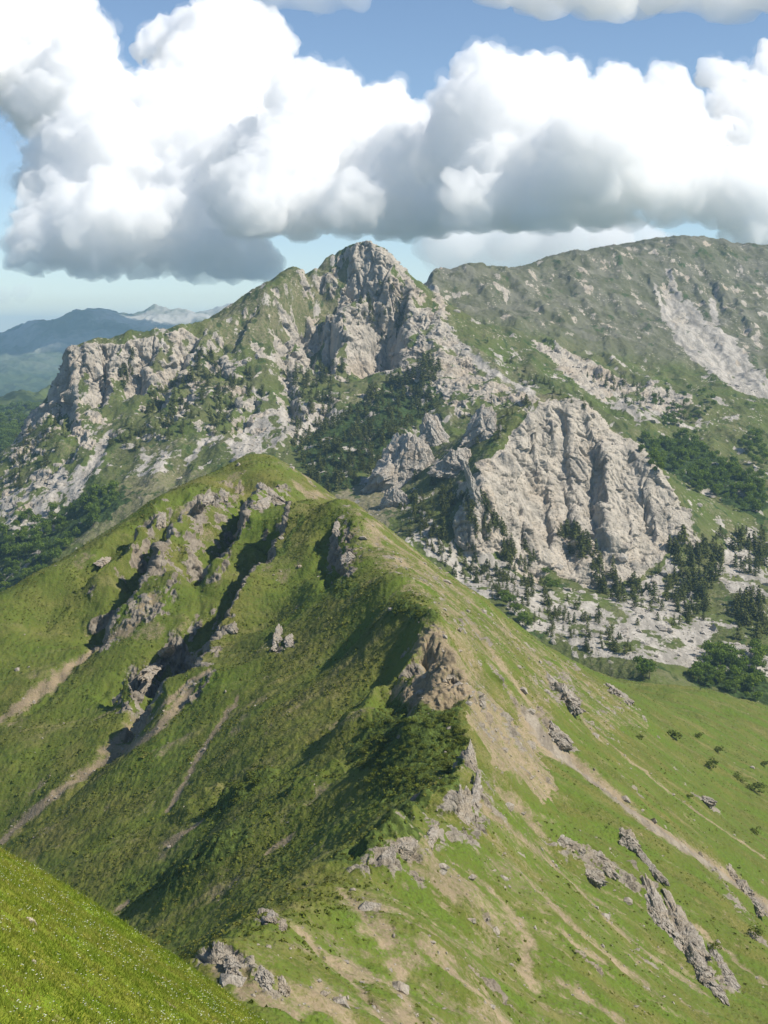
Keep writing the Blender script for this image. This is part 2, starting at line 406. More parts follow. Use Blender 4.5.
def soft_poly(pix, X, Y, wob, seed, caster):
    p = caster(*pix); m = 4*wob
    k = (X > p[:, 0].min()-m) & (X < p[:, 0].max()+m) & (Y > p[:, 1].min()-m) & (Y < p[:, 1].max()+m)
    out = np.zeros(X.shape); a = X[k]; b = Y[k]
    a2 = a+wob*fbm2(a/(2.2*wob), b/(2.2*wob), 3, seed); b2 = b+wob*fbm2(a/(2.2*wob), b/(2.2*wob), 3, seed+40)
    out[k] = inpoly(a2, b2, p); return out
def soft_line(pix, X, Y, wd, wob, seed, caster):
    p = caster(*pix); m = 3*wd+3*wob
    k = (X > p[:, 0].min()-m) & (X < p[:, 0].max()+m) & (Y > p[:, 1].min()-m) & (Y < p[:, 1].max()+m)
    out = np.zeros(X.shape); a = X[k]; b = Y[k]
    d, _, t = polydist(a+wob*fbm2(a/(3*wob), b/(3*wob), 3, seed), b+wob*fbm2(a/(3*wob), b/(3*wob), 3, seed+40), p)
    out[k] = np.clip(1.3-d/wd, 0, 1); return out
rock = np.zeros(X.shape); scree = np.zeros(X.shape); soil = np.zeros(X.shape); shrub = np.zeros(X.shape)
def up(a, b, k=1.): np.maximum(a, b*k, out=a)
hwm = lambda *pix: raycast(hill_h, dense(pix), 150, HY1, 700)
hp = lambda pix, wob=3, seed=1: soft_poly(pix, X, Y, wob, seed, hwm)
hl = lambda pix, wd, wob=2, seed=1: soft_line(pix, X, Y, wd, wob, seed, hwm)
# rock ribs
for i, (pix, wd) in enumerate([
 ([(205,672),(190,700)], 5),
 ([(285,490),(262,500),(245,520),(232,545),(215,562)], 6),
 ([(262,492),(280,505)], 4),
 ([(230,490),(207,500),(192,522),(176,542),(160,565),(148,592),(125,615),(105,640)], 9),
 ([(225,505),(215,520),(200,545),(185,575)], 6), ([(165,505),(150,522),(130,548)], 5),
 ([(140,590),(120,620),(105,650)], 6), ([(185,560),(165,600),(150,620)], 5),
 ([(208,620),(194,642),(176,662),(152,682),(122,706)], 6),
 ([(225,625),(205,665),(190,690)], 4),
 ([(340,520),(345,540),(352,560)], 4.5), ([(278,640),(286,650)], 3.5),
 ([(474,698),(492,722)], 4), ([(470,690),(500,715),(520,745)], 6),
 ([(478,775),(470,800),(460,838)], 3.6), ([(452,800),(440,840)], 3), ([(420,830),(395,855),(370,870)], 4), ([(470,760),(478,785)], 3),
 ([(550,665),(575,690),(560,705)], 4), ([(545,725),(568,745)], 3.5), ([(575,665),(560,680)], 3),
 ([(560,850),(600,860),(640,890)], 4), ([(610,850),(650,880)], 3), ([(650,895),(690,940),(722,985)], 5), ([(722,880),(760,940)], 4), ([(612,690),(640,712)], 4),
 ([(215,948),(240,965),(285,990)], 4), ([(270,915),(280,925)], 2), ([(330,560),(350,575)], 3), ([(690,790),(720,815)], 3), ([(580,715),(620,745)], 4),
]): up(rock, hl(pix, wd*.9, 2.5, 60+i)*sstep(-.05, .40, fbm2(X/6, Y/6, 5, 160, .62)+.12))
# bare earth and dead grass
up(soil, hp([(425,632),(470,690),(450,705),(430,705),(405,692),(412,680)], 2, 5)); up(soil, hp([(470,680),(520,720),(560,790),(540,800),(490,760),(470,720)], 4, 6), .8)
for i, (pix, wd) in enumerate([
 ([(545,735),(575,765),(640,815),(700,855),(768,905)], 5.5), ([(530,720),(552,755)], 6),
 ([(190,690),(150,735),(90,770),(40,805),(0,842)], 3.4), ([(150,720),(105,748)], 3), ([(128,625),(70,668),(0,720)], 3.2),
 ([(150,600),(128,630)], 4), ([(235,700),(205,745),(180,790),(165,810)], 1.6), ([(200,822),(172,838)], 2.6), ([(205,672),(165,702)], 2), ([(290,835),(270,850)], 1.5), ([(145,890),(122,905)], 1.6),
 ([(395,690),(420,700),(440,705)], 4), ([(480,800),(560,870),(620,930),(700,990)], 4), ([(500,790),(540,830)], 5), ([(345,890),(372,925)], 3), ([(300,930),(340,965),(385,1015)], 2.6), ([(395,960),(410,1024)], 3),
 ([(225,960),(250,990),(290,1010)], 4), ([(480,880),(520,920),(530,980)], 4), ([(560,930),(600,960)], 3), ([(500,620),(545,670),(600,740)], 4), ([(420,560),(470,600),(540,660)], 4.5), ([(470,620),(520,690),(560,740)], 5),
 ([(600,735),(680,800),(768,860)], 3), ([(700,930),(768,985)], 3), ([(520,870),(580,930),(640,980)], 3.5), ([(440,960),(500,1010)], 3), ([(560,980),(620,1020)], 3),
]): up(soil, hl(pix, wd*(.55 if i > 10 else 1), 1.6, 20+i), .8 if i > 10 else 1)
right = sstep(-4, 10, X-np.interp(Y, [150,180,235,290,330,372,415,470,560,630,745], [-20,-20,-5,12,21,20,16,8,-13,-32,-62]))
up(soil, right*sstep(.30, .95, fbm2(X/11, Y/4.0, 6, 31, .68)+.35*fbm2(X/60, Y/40, 2, 3)-.1)*.42*(1-sstep(600, 680, Y)))
up(soil, (1-right)*sstep(.35, .9, fbm2(X/16, Y/16, 4, 33))*.55)
up(soil, np.clip(right*(1-sstep(.0, 35, X-.03*Y))*sstep(-.3, .5, fbm2(X/10, Y/10, 3, 35)), 0, 1), .8)
up(rock, (Y > 200)*(hl([(105,905),(105,906)], 60, 1)*-1+1).clip(0, 1)*sstep(.45, .58, slope+.06*fbm2(X/6, Y/6, 3, 41)))
up(rock, right*sstep(.75, 1.0, fbm2(X/14, Y/9, 4, 51)+1.5*(slope-.2))*.9)
# low shrubs (juniper, bilberry) on the shaded flank
up(shrub, hp([(350,745),(372,715),(400,702),(430,705),(455,708),(470,750),(465,785),(430,810),(380,800)], 4, 70), 1)
up(shrub, (1-right)*sstep(.15, .75, fbm2(X/30, Y/20, 4, 71)-.15+.5*sstep(480, 330, Y)-.3*sstep(500, 600, Y))*.40)
for pix, wd in [([(262,770),(240,790),(220,806)], 5), ([(395,606),(430,615)], 4), ([(345,572),(335,585),(355,590)], 4), ([(300,520),(288,542),(280,552)], 2.5), ([(345,860),(400,815)], 6), ([(230,840),(165,880),(130,895)], 5)]: up(shrub, hl(pix, wd, 3, 90))
shrub *= 1-np.clip(rock*1.5, 0, 1); shrub *= 1-.8*np.clip(soil, 0, 1)*(shrub < .7)
cliff = np.clip(hl([(432,640),(440,652),(450,668),(458,690)], 7, 1.5, 7)+hl([(412,690),(440,700)], 4, 1, 8), 0, 1)
soil = np.maximum(soil, cliff); rock *= 1-cliff; shrub *= 1-cliff
dry = hp([(340,515),(386,536),(430,568),(486,606),(535,640),(610,690),(650,720),(600,740),(565,700),(530,740),(560,790),(520,790),(478,740),(455,680),(430,622),(395,575)], 5, 55)
up(soil, dry*sstep(-.45, .55, fbm2(X/8, Y/5, 6, 56, .66)), .62); up(rock, dry*sstep(.62, .95, fbm2(X/7, Y/6, 5, 57, .62)+.2))
up(soil, right*hp([(470,790),(520,800),(620,870),(740,980),(700,1024),(420,1024),(300,1000),(350,900),(420,860)], 6, 58)*sstep(.0, .7, fbm2(X/7, Y/3.2, 6, 59, .66)), .55)
# gravel run
up(scree, hl([(548,742),(575,767),(640,817),(700,857),(768,907)], 4.2, 1.0, 20), .62); up(scree, hl([(530,715),(545,738),(560,755)], 4, 1.5, 22), .9)
up(soil, blur(scree, 3), .9)
# relief of tussocks, terracettes and shrubs, blocks in the rock
gr = (1-np.clip(rock*1.4, 0, 1))*(1-.75*np.clip(soil, 0, 1))
tus = np.clip(fbm2(X/2.0, Y/2.4, 4, 11, .6)+.15, -.5, 1.2)
V[..., 2] += gr*((1-right)*.32*tus+right*.34*tus)+shrub*(.6*np.clip(fbm2(X/3.1, Y/3.1, 3, 13)+.5, 0, 1.5))
rk = blur(np.clip(rock*1.2, 0, 1), 5)
a, b, c = X, Y, V[..., 2]
k = rk > .02
ak, bk, ck = a[k], b[k], c[k]
big = rid3(ak/9, bk/9, ck/16, 3, 21); ste = facets(ak/4.2+.3*n3(ak/3, bk/3, ck/3, 2), bk/4.2, ck/5.5, 25)+.55*facets(ak/1.7, bk/1.7, ck/2.2, 26)
disp = np.zeros(X.shape); disp[k] = rk[k]*(1.0*(big-.4)+1.1*ste-1.2*crack3(ak/5, bk/5, ck/9, .07, 26)+.6*fbm3(ak/1.6, bk/1.6, ck/1.6, 2, 28))
Nn = grid_normals(blur(V, 5)); Nr = Nn.copy(); Nr[..., 2] *= .55
kc = cliff > .02
disp[kc] += cliff[kc]*1.3*(rid3(X[kc]/2.6, Y[kc]/2.6, V[..., 2][kc]/14, 3, 29)-.4)
V += Nr*disp[..., None]
V[..., 2] -= blur(np.clip(soil, 0, 1), 5)*.5
HILL_MAT = ground_material('ridge_ground', 1.6,
    ((.098, .110, .022), (.138, .132, .034), (.074, .096, .016), (.200, .175, .074), (.045, .060, .014)), 
    ((.25, .222, .178), (.165, .143, .112), (.225, .178, .12), (.105, .092, .072)), ((.30, .265, .21), (.235, .20, .155), (.12, .105, .075)), SOIL, ((.04, .16, .05), (0, 0, 0)), .55, shrub=(.042, .058, .013), lushcol=(.098, .148, .020))
hill = mesh_from('ridge_hill', V.reshape(-1, 3), grid_faces(*X.shape), HILL_MAT); tag(hill, 'grassy near ridge with rocky ribs', kind='structure')
# greener, juicier grass on the lower right flank than on the left one
set_attr(hill, 'cover', np.stack([np.clip(rock, 0, 1), np.clip(scree, 0, 1), np.clip(soil, 0, 1), np.clip(shrub, 0, 1)], -1).reshape(-1, 4))
lush = np.clip(right*(.48+.95*fbm2(X/24, Y/8, 4, 77)+.2*sstep(420, 220, Y))+(1-right)*(.38+.65*fbm2(X/40, Y/30, 4, 78)), 0, 1)
set_attr(hill, 'lush', np.stack([lush, lush*0, lush*0, lush*0+1], -1).reshape(-1, 4))
zbuffer('hill', V)
hill_V = V; rock_h, soil_h, shrub_h, right_h = rock, soil, shrub, right

# ------------------------------------------------------------------ the big mountain and the high ridge behind it
MP = [PT(*q) for q in [
 (-140,560,1650),(-60,490,1680),(0,455,1700),(25,435,1720),(50,415,1738),(62,390,1745),(70,360,1752),(80,350,1756),(100,346,1762),(125,345,1775),(150,339,1795),(165,337,1805),(185,331,1825),(225,317,1860),(250,306,1880),(265,291,1890),(285,278,1910),(300,270,1922),(330,258,1950),
 (350,250,1970),(362,247,1978),(375,245,1982),(388,250,1982),(400,268,1976),(410,281,1968),(420,296,1950),(428,312,1925),(440,322,1895),(452,342,1850),(468,362,1795),(492,386,1700),(520,400,1650),
 # high ridge
 (422,293,2260),(428,284,2310),(445,273,2370),(462,267,2400),(478,266,2430),(500,268,2450),(520,268,2480),(545,263,2550),(560,258,2580),(580,253,2610),(600,250,2620),(625,251,2620),(640,254,2640),(660,247,2680),(690,242,2700),(730,244,2750),(768,248,2800),(830,256,2840),(900,275,2880),
 # main face
 (80,375,1738),(100,372,1745),(125,375,1755),(75,400,1715),(100,405,1690),(130,400,1705),(160,350,1785),(160,385,1740),(200,355,1790),(230,345,1810),(260,315,1865),(300,300,1885),(260,345,1815),
 (300,340,1835),(300,400,1700),(250,400,1680),(250,430,1590),(200,400,1660),(200,440,1560),(150,430,1610),(150,470,1500),(100,440,1610),(100,470,1530),(60,430,1640),(60,480,1530),(60,520,1450),(0,500,1560),(0,540,1400),(0,600,1280),(50,560,1340),(100,500,1440),(150,500,1400),(120,560,1300),(-100,600,1350),(-80,560,1500),
 (370,275,1950),(370,300,1915),(370,340,1875),(345,300,1905),(340,340,1850),(360,372,1815),(330,320,1872),(400,300,1930),(400,335,1880),(405,360,1830),(340,385,1775),(395,375,1775),(420,400,1690),(380,420,1610),(330,440,1540),(330,470,1450),(300,460,1480),(300,430,1590),(270,450,1510),(440,430,1590),(430,370,1760),(450,390,1690),(470,420,1600),(400,480,1380),(360,470,1420),
 (360,500,1310),(330,500,1330),(430,520,1195),(458,502,1205),(466,474,1255),(440,492,1275),(500,560,1160),(470,545,1165),(450,580,1120),(420,560,1140),(500,610,1050),(560,620,1060),(520,590,1100),(590,640,1010),(640,655,985),(600,600,1120),(640,620,1080),(700,650,1040),(768,660,1020),(830,700,1000),(768,700,960),(690,685,960),(640,680,940),
 (700,600,1150),(768,600,1150),(830,600,1180),(700,560,1240),(720,530,1310),(768,540,1320),(768,500,1440),(720,490,1470),(680,460,1560),(640,440,1620),(610,420,1660),(585,398,1730),(560,390,1740),(530,385,1745),(510,372,1790),(650,405,1800),(700,430,1720),(768,440,1720),(768,410,1850),(700,400,1850),(830,450,1760),(900,480,1800),
 (768,385,2050),(720,360,2180),(740,370,2120),(700,330,2330),(670,305,2480),(620,330,2260),(560,330,2160),(520,345,2000),(500,330,2080),(480,330,2010),(500,305,2260),(470,300,2250),(450,300,2240),(450,320,2080),(640,285,2520),(690,290,2530),(740,300,2530),(768,320,2430),(600,290,2440),(560,295,2400),(600,360,2080),(650,370,2060),(560,365,1930),(620,395,1880),(830,350,2400),(740,275,2640),(660,345,2220),
 # the pale crag: brow, face and foot
 (478,470,1215),(490,463,1240),(505,448,1262),(520,425,1295),(530,412,1312),(545,404,1325),(560,402,1332),(575,403,1335),(590,412,1335),(602,428,1330),(622,446,1320),(640,455,1312),(655,470,1300),(670,492,1285),(690,520,1268),
 (480,492,1180),(495,530,1176),(510,560,1160),(530,575,1165),(560,560,1200),(580,580,1180),(610,585,1180),(640,570,1205),(665,550,1230),(690,535,1255),
 (530,470,1272),(560,460,1300),(590,470,1295),(560,500,1262),(600,510,1262),(530,520,1230),(640,510,1272),(620,540,1230),(580,540,1222),
]]
MP += [(120,1440,-115),(170,1440,-110),(220,1440,-125),(290,1430,-165),(80,1390,-105),
 (0,940,-235),(-150,1000,-280),(-300,1000,-330),(150,940,-262),(330,900,-320),(-420,1300,-330),(-500,1700,-220),(-450,2100,-330),(-250,2200,-180),(-60,2250,-60),(-300,2600,-380),(0,2600,-120),(60,2900,-60),(250,3000,60),(500,3200,100),(800,3300,140),(100,3300,-150),(400,3300,0),(-400,3300,-480),(-700,3000,-560),(-650,2200,-450),(-600,1500,-380),(-550,1100,-400)]
mount_base = RBF(MP, 9.0)
MY0, MY1 = 900, 3350
def mw(*pix): return raycast(mount_base, pix, 920, MY1, 700)
mr = Ribs()
for pix, h, wl, wr in [
 # crag ribs
 ([(528,412),(535,445),(545,490),(552,530),(556,560)], 9, 7, 16), ([(505,448),(515,480),(525,520),(533,560)], 10, 9, 18), ([(568,404),(570,440),(572,480),(578,530),(582,575)], 6, 6, 16),
 ([(598,445),(606,470),(608,500),(606,530),(612,565)], 16, 8, 20), ([(640,458),(648,490),(655,520),(660,545)], 6, 6, 16), ([(478,470),(486,500),(500,530)], 9, 8, 14), ([(585,410),(590,430),(596,450)], 6, 6, 12), ([(625,480),(630,520),(635,555)], 5, 5, 12), ([(548,406),(552,430),(556,460)], 5, 5, 10),
 # high ridge ribs
 ([(430,282),(436,300),(445,315)], 10, 12, 30), ([(672,270),(675,285),(680,300)], 8, 12, 30), ([(690,275),(700,295),(712,315)], 7, 12, 30), ([(715,280),(722,300),(728,322)], 10, 12, 36), ([(735,300),(745,320),(755,340)], 8, 12, 30),
 ([(650,272),(655,290),(662,310)], 6, 12, 26), ([(560,262),(575,290),(600,320)], 8, 20, 50), ([(500,268),(530,300),(570,330)], 8, 20, 40), ([(460,268),(490,300),(520,330)], 6, 16, 36),
 ([(540,340),(580,365),(620,385)], 8, 10, 14), ([(600,350),(640,385)], 6, 12, 20),
]: mr.add(mw(*pix), h, wl, wr, 1.1, .12)
for pix, h, wl, wr in [
 # buttresses of the main face: broken off on their left, where the sun does not reach
 ([(374,255),(364,275),(354,300),(346,330),(343,360),(341,382)], 58, 14, 110), ([(352,262),(340,278),(325,300),(318,325),(312,348)], 34, 12, 80),
 ([(394,268),(390,290),(396,312),(403,335),(402,366)], 40, 14, 80), ([(413,298),(412,318),(405,345),(398,370)], 36, 14, 70), ([(330,272),(308,295),(293,320),(286,352)], 12, 10, 45),
 ([(262,308),(250,328),(236,355)], 12, 9, 40), ([(230,335),(228,355),(240,380)], 14, 9, 36), ([(300,348),(296,370),(300,395),(306,418)], 18, 10, 36),
 ([(122,352),(114,366),(110,385),(111,406)], 26, 8, 40), ([(163,345),(160,358),(152,375),(146,398)], 24, 9, 36), ([(80,362),(76,378),(77,400),(81,428)], 18, 8, 30), ([(63,394),(63,408),(65,424)], 12, 7, 18),
 ([(215,332),(196,352),(181,380),(164,412)], 18, 10, 40), ([(256,382),(241,406),(224,428)], 15, 9, 36), ([(206,382),(191,406),(173,432)], 15, 9, 34),
 ([(341,402),(320,427),(298,452)], 10, 10, 34), ([(276,387),(262,411),(238,442)], 12, 9, 32), ([(101,432),(76,461),(38,492)], 14, 10, 38), ([(51,432),(31,456),(4,482)], 14, 10, 34),
 ([(434,410),(441,427),(441,447)], 16, 8, 24),
]: mr.scarp(mw(*pix), h, wl, wr)
for pix, h, wd in [
 ([(668,290),(690,325),(720,350),(750,385)], -6, 40), ([(218,430),(190,455),(170,490)], -5, 16), ([(110,430),(95,460),(80,490)], -5, 12),
 ([(537,415),(543,460),(547,510),(551,545)], -7, 5), ([(596,452),(591,490),(590,520)], -11, 7), ([(500,470),(506,500),(510,530)], -6, 5), ([(558,470),(566,500),(570,520)], -3, 4), ([(562,415),(566,440)], -4, 4),
 ([(640,500),(648,530)], -4, 5), ([(340,268),(336,310),(334,345)], -8, 12), ([(380,280),(376,320),(372,350)], -7, 10),
]: mr.add(mw(*pix), h, wd, wd, 1.2, .12)
def mount_h(x, y):
    z = mount_base(x, y)+mr(x, y)
    f = sstep(900, 1300, y)
    return z+f*(7*fbm2(x/95, y/70, 4, 14)+5*(rid2(x/60, y/120, 3, 19)-.5)*sstep(1250, 1500, y))
X, Y = polar_grid(mount_h, -.31, .31, 1010, MY0, MY1, 1250, hidden=.12, base=80)
Z = mount_h(X, Y); V = np.stack([X, Y, Z], -1)
Nn = grid_normals(blur(V, 9)); slope = 1-Nn[..., 2]
mwm = lambda *pix: raycast(mount_h, dense(pix), 920, MY1, 700)
mp = lambda pix, wob=9, seed=1: soft_poly(pix, X, Y, wob, seed, mwm)
ml = lambda pix, wd, wob=5, seed=1: soft_line(pix, X, Y, wd, wob, seed, mwm)
rock = np.zeros(X.shape); scree = np.zeros(X.shape); soil = np.zeros(X.shape); shrub = np.zeros(X.shape)
CRAG = [(476,465),(490,458),(505,445),(520,420),(532,408),(548,400),(575,399),(592,408),(605,425),(625,440),(645,450),(662,475),(692,520),(690,540),(665,556),(640,576),(610,590),(580,586),(552,572),(530,582),(512,570),(490,535),(478,495)]
crag = mp(CRAG, 4, 2)
def tint(q, seed): return sstep(-.35, .35, fbm2(X/q, Y/q, 4, seed))
far_side = sstep(2050, 2200, Y)
up(rock, sstep(.36, .50, slope+.10*fbm2(X/45, Y/45, 6, 3, .62))*(1-.55*far_side))
# pale broken ground of the main mountain
up(rock, mp([(60,400),(75,345),(165,335),(180,345),(260,300),(310,290),(340,250),(400,255),(430,310),(470,360),(430,400),(300,425),(240,450),(160,440),(90,440)], 12, 4)*sstep(-.25, .25, fbm2(X/38, Y/30, 6, 5, .64)+1.6*(slope-.40)-.35*mp([(205,325),(262,290),(330,256),(345,262),(320,300),(280,340),(225,350)], 10, 44)))
up(rock, mp([(395,330),(420,298),(445,322),(470,362),(500,385),(540,400),(520,410),(480,400),(460,420),(430,380),(400,375)], 8, 6)*sstep(-.6, .1, fbm2(X/30, Y/30, 6, 7, .62)))
up(rock, mp([(0,450),(60,400),(100,440),(60,500),(0,520)], 12, 8)*sstep(-.1, .3, fbm2(X/40, Y/34, 6, 9, .64)+1.2*(slope-.3)))
up(rock, mp([(600,300),(640,265),(690,270),(768,300),(768,360),(730,340),(690,320),(640,320)], 25, 10)*sstep(.05, .5, fbm2(X/40, Y/70, 4, 11)+1.5*(slope-.3)))
up(rock, far_side*sstep(.15, .85, fbm2(X/32, Y/60, 6, 12, .68)+.8*(slope-.25))*.8)
up(rock, mp([(530,340),(590,360),(640,390),(600,400),(560,370)], 8, 13)*.9); up(rock, mp([(425,285),(440,290),(450,318),(436,318)], 8, 14)); up(rock, mp([(640,385),(690,395),(680,420),(640,405)], 14, 15)*.7)
turf = mp([(200,328),(262,292),(330,257),(352,254),(344,285),(322,325),(285,345),(232,345)], 9, 44); rock *= 1-turf*sstep(.45, -.25, fbm2(X/26, Y/22, 5, 48, .6)); up(soil, turf*.5)
up(rock, crag); up(rock, mp([(348,262),(352,250),(375,240),(400,262),(418,292),(400,300),(372,285)], 6, 49)*sstep(-.5, -.1, fbm2(X/20, Y/20, 4, 50)))
rock *= 1-.85*ml([(595,450),(640,480)], 3, 3, 4)*0
# screes
for i, pix in enumerate([
 [(664,292),(690,300),(708,322),(735,338),(752,365),(775,382),(775,402),(735,390),(705,368),(684,352),(662,318)],
 [(470,560),(485,548),(530,585),(560,600),(600,600),(640,580),(680,560),(690,600),(720,640),(768,650),(768,680),(700,668),(640,660),(600,655),(560,645),(520,622)],
 [(440,520),(470,545),(500,590),(480,600),(440,565),(410,540)],
 [(225,445),(240,425),(262,410),(300,405),(350,412),(320,430),(290,440),(262,455),(235,462)],
 [(100,445),(112,430),(98,470),(75,500),(60,500)], [(560,370),(620,398),(680,425),(640,420),(590,395)],
 [(400,500),(430,520),(460,560),(430,545)], [(720,530),(768,560),(768,610),(720,580)], [(0,500),(40,480),(90,460),(60,510),(10,540)], [(120,480),(150,455),(180,450),(150,490),(125,510)],
]): up(scree, mp(pix, 9, 80+i)*sstep(-.6-(i == 0)*.7, .1-(i == 0)*.5, fbm2(X/22, Y/34, 6, 81+i, .64)))
for i, (pix, wd) in enumerate([([(110,432),(98,455),(82,480),(68,505)], 6), ([(205,440),(190,460)], 5), ([(140,500),(135,520)], 3), ([(655,285),(662,305),(665,320)], 5), ([(668,270),(680,300)], 6), ([(712,300),(716,325)], 7),
    ([(560,370),(640,405),(690,428)], 7), ([(480,555),(500,575),(540,615)], 6), ([(478,495),(500,530),(540,590)], 6), ([(440,325),(480,365),(530,392)], 9)]): up(scree, ml(pix, wd, 4, 95+i))
up(scree, (1-far_side)*sstep(.35, .8, fbm2(X/24, Y/36, 6, 88, .64))*sstep(1000, 1100, Y)*.8*(1-mp([(60,520),(110,470),(160,470),(180,500),(100,560)], 9, 7)))
scree *= 1-crag; 
up(soil, sstep(.1, .7, fbm2(X/60, Y/50, 4, 91))*.45*(1-far_side)); up(soil, ml([(470,350),(510,385),(550,400)], 14, 8, 3)*.7); up(soil, mp([(330,500),(360,480),(400,500),(380,540),(345,520)], 8, 3)*.8)
meadow_strip = mp([(75,545),(125,478),(185,468),(222,474),(150,512),(100,545)], 6, 45); rock *= 1-meadow_strip; scree *= 1-meadow_strip; up(soil, meadow_strip*.55)
soil *= 1-np.clip(rock+scree, 0, 1)
up(shrub, sstep(.15, .7, fbm2(X/30, Y/40, 5, 101))*.55*far_side)
up(shrub, (1-far_side)*sstep(.2, .6, fbm2(X/14, Y/18, 4, 102))*.6)
WOODS = [[(640,440),(690,440),(740,470),(768,490),(768,525),(720,500),(680,480),(650,460)], [(700,640),(768,650),(768,705),(720,690),(690,680)], [(0,520),(40,510),(110,485),(130,500),(60,550),(20,590),(0,600)],
 [(290,430),(340,415),(420,360),(440,400),(400,440),(350,480),(330,500),(310,470)]]
for i, pix in enumerate(WOODS): up(shrub, mp(pix, 9, 110+i)*.9)
shrub *= 1-np.clip(rock*1.3+scree, 0, 1)
# broken relief of the rock
rk = blur(np.clip(rock, 0, 1), 5); k = rk > .03
a, b, c = X[k], Y[k], V[..., 2][k]
wx = 5*n3(a/40, b/40, c/40, 5)
big = rid3((a+wx)/26, b/26, c/150, 3, 121); mid = rid3((a+wx)/9, b/9, c/75, 2, 124, .5); jn = facets((a+wx)/19, b/19, c/46, 127)+.32*facets((a+wx)/8, b/8, c/20, 128); crk = crack3((a+wx)/17, b/17, c/110, .06, 133)+.5*crack3((a+wx)/7, b/7, c/34, .07, 134)+.35*crack3(a/22, b/22, c/7, .06, 135)
amp = np.where(c > -400, 1, 1)*rk[k]*np.where(crag[k] > .5, .62, 1.0)*(1-.45*far_side[k])
disp = np.zeros(X.shape); disp[k] = amp*(4.5*(big-.5)+1.6*(mid-.4)+4.0*jn-4.6*crk+.6*fbm3(a/3, b/3, c/3, 2, 129))
Nr = Nn.copy(); Nr[..., 2] *= .45
V += Nr*disp[..., None]
V[..., 2] += (1-np.clip(rock*1.5, 0, 1))*(1-.6*np.clip(scree, 0, 1))*(.9*fbm2(X/5, Y/5, 3, 130)+1.2*shrub*fbm2(X/7, Y/7, 2, 131))
MOUNT_MAT = ground_material('mountain_ground', 4.5,
    ((.072, .088, .026), (.105, .112, .040), (.058, .074, .022), (.140, .132, .070), (.045, .058, .018)),
    LIME, SCREE, ((.22, .19, .125), (.16, .145, .085), (.26, .23, .16)), ((.02, .02, .006), (0, 0, 0)), 1.6, stones=.9)
mountain = mesh_from('mountain', V.reshape(-1, 3), grid_faces(*X.shape), MOUNT_MAT); tag(mountain, 'limestone mountain with cliffs, scree and a high ridge behind', kind='structure')
set_attr(mountain, 'cover', np.clip(np.stack([rock, scree, soil, shrub], -1), 0, 1).reshape(-1, 4))
barren = np.clip(far_side*(1.0+.5*fbm2(X/90, Y/120, 3, 140)), 0, 1)
set_attr(mountain, 'lush', np.stack([np.clip(.15+.5*fbm2(X/50, Y/60, 3, 141), 0, 1)*(1-far_side), barren, barren*0, barren*0+1], -1).reshape(-1, 4))
zbuffer('mount', V); mount_V = V; rock_m, scree_m = rock, scree

# ------------------------------------------------------------------ far country: wooded hills, blue ranges, the ground to the horizon
gm = N('valley_ground'); ps = gm.n('ShaderNodeNewGeometry').outputs['Position']
g1 = gm.noise(ps, 1/420, 5, .62); g2 = gm.noise(ps, 1/70, 4, .7)
gm.bsdf(gm.mix(gm.ramp(g2, .4, .62), gm.mix(gm.ramp(g1, .42, .58), (.030, .050, .016), (.085, .110, .035)), (.022, .038, .014)), .95)
rm = N('range_ground'); ps = rm.n('ShaderNodeNewGeometry').outputs['Position']
h1 = rm.noise(ps, 1/650, 6, .65); h2 = rm.noise(ps, 1/220, 4, .7); sp = rm.n('ShaderNodeSeparateXYZ'); rm.l(ps, sp.inputs[0])
hi = rm.ramp(rm.math('ADD', sp.outputs[2], rm.math('MULTIPLY', h1, 420.)), -60., 330.)
rm.bsdf(rm.mix(hi, rm.mix(rm.ramp(h2, .4, .6), (.030, .050, .020), (.055, .075, .028)), rm.mix(rm.ramp(h1, .40, .58), (.10, .11, .055), (.32, .31, .28))), .95)

def far_grid(field, u0, u1, nu, y0, y1, ny, name, mat, label):
    X, Y = polar_grid(field, u0, u1, nu, y0, y1, ny, hidden=.15, base=20)
    Z = field(X, Y); V = np.stack([X, Y, Z], -1)
    return tag(mesh_from(name, V.reshape(-1, 3), grid_faces(*X.shape), mat), label, kind='structure'), V
VP = [PT(q[0], q[1]+(26 if q[1] < 425 else 8), q[2]) for q in [(-200,400,3700),(-60,396,3500),(0,402,3400),(30,404,3400),(60,398,3500),(100,380,3600),(150,372,3700),(250,380,3900),(400,380,4200),(0,440,2700),(60,440,2800),(-150,450,2800),(150,430,2800),(0,520,2200),(-150,540,2200),(30,420,3050),(60,405,3250),(300,450,3300)]]
VP += [(-1500,4600,-560),(-600,4800,-560),(200,5000,-560),(-1500,3200,-500),(900,4500,-500)]
vb = RBF(VP, 60)
def valley_h(x, y): return vb(x, y)+35*rid2(x/330, y/420, 4, 33)+10*fbm2(x/60, y/60, 3, 34)
valley, V = far_grid(valley_h, -.36, .05, 520, 2000, 5000, 420, 'valley_hills', gm.m, 'wooded green hills beyond the mountain')
zbuffer('valley', V)
RP = [PT(q[0], q[1]-(7 if q[1] < 345 else 0), q[2]) for q in [(-200,352,10500),(-120,345,10500),(-60,352,10300),(0,350,10000),(20,345,10100),(50,333,10300),(70,322,10500),(82,318,10600),(92,322,10700),(100,320,10900),(110,319,11000),(122,323,11000),(130,318,11200),(145,315,11400),(157,310,11500),(170,316,11500),(182,318,11600),(200,321,11800),(212,316,12200),(230,310,12400),(250,325,12400),(320,330,12800),(420,335,13000),
 (0,365,9000),(40,365,9100),(90,350,9700),(130,340,10300),(150,345,10100),(180,335,10800),(60,372,8600),(110,362,9000),(0,385,8000),(80,390,7600),(160,380,8200),(0,420,6500),(100,420,6500),(200,420,7000),(-200,400,8000),(-200,420,6500),(260,370,9600),(400,400,9000)]]
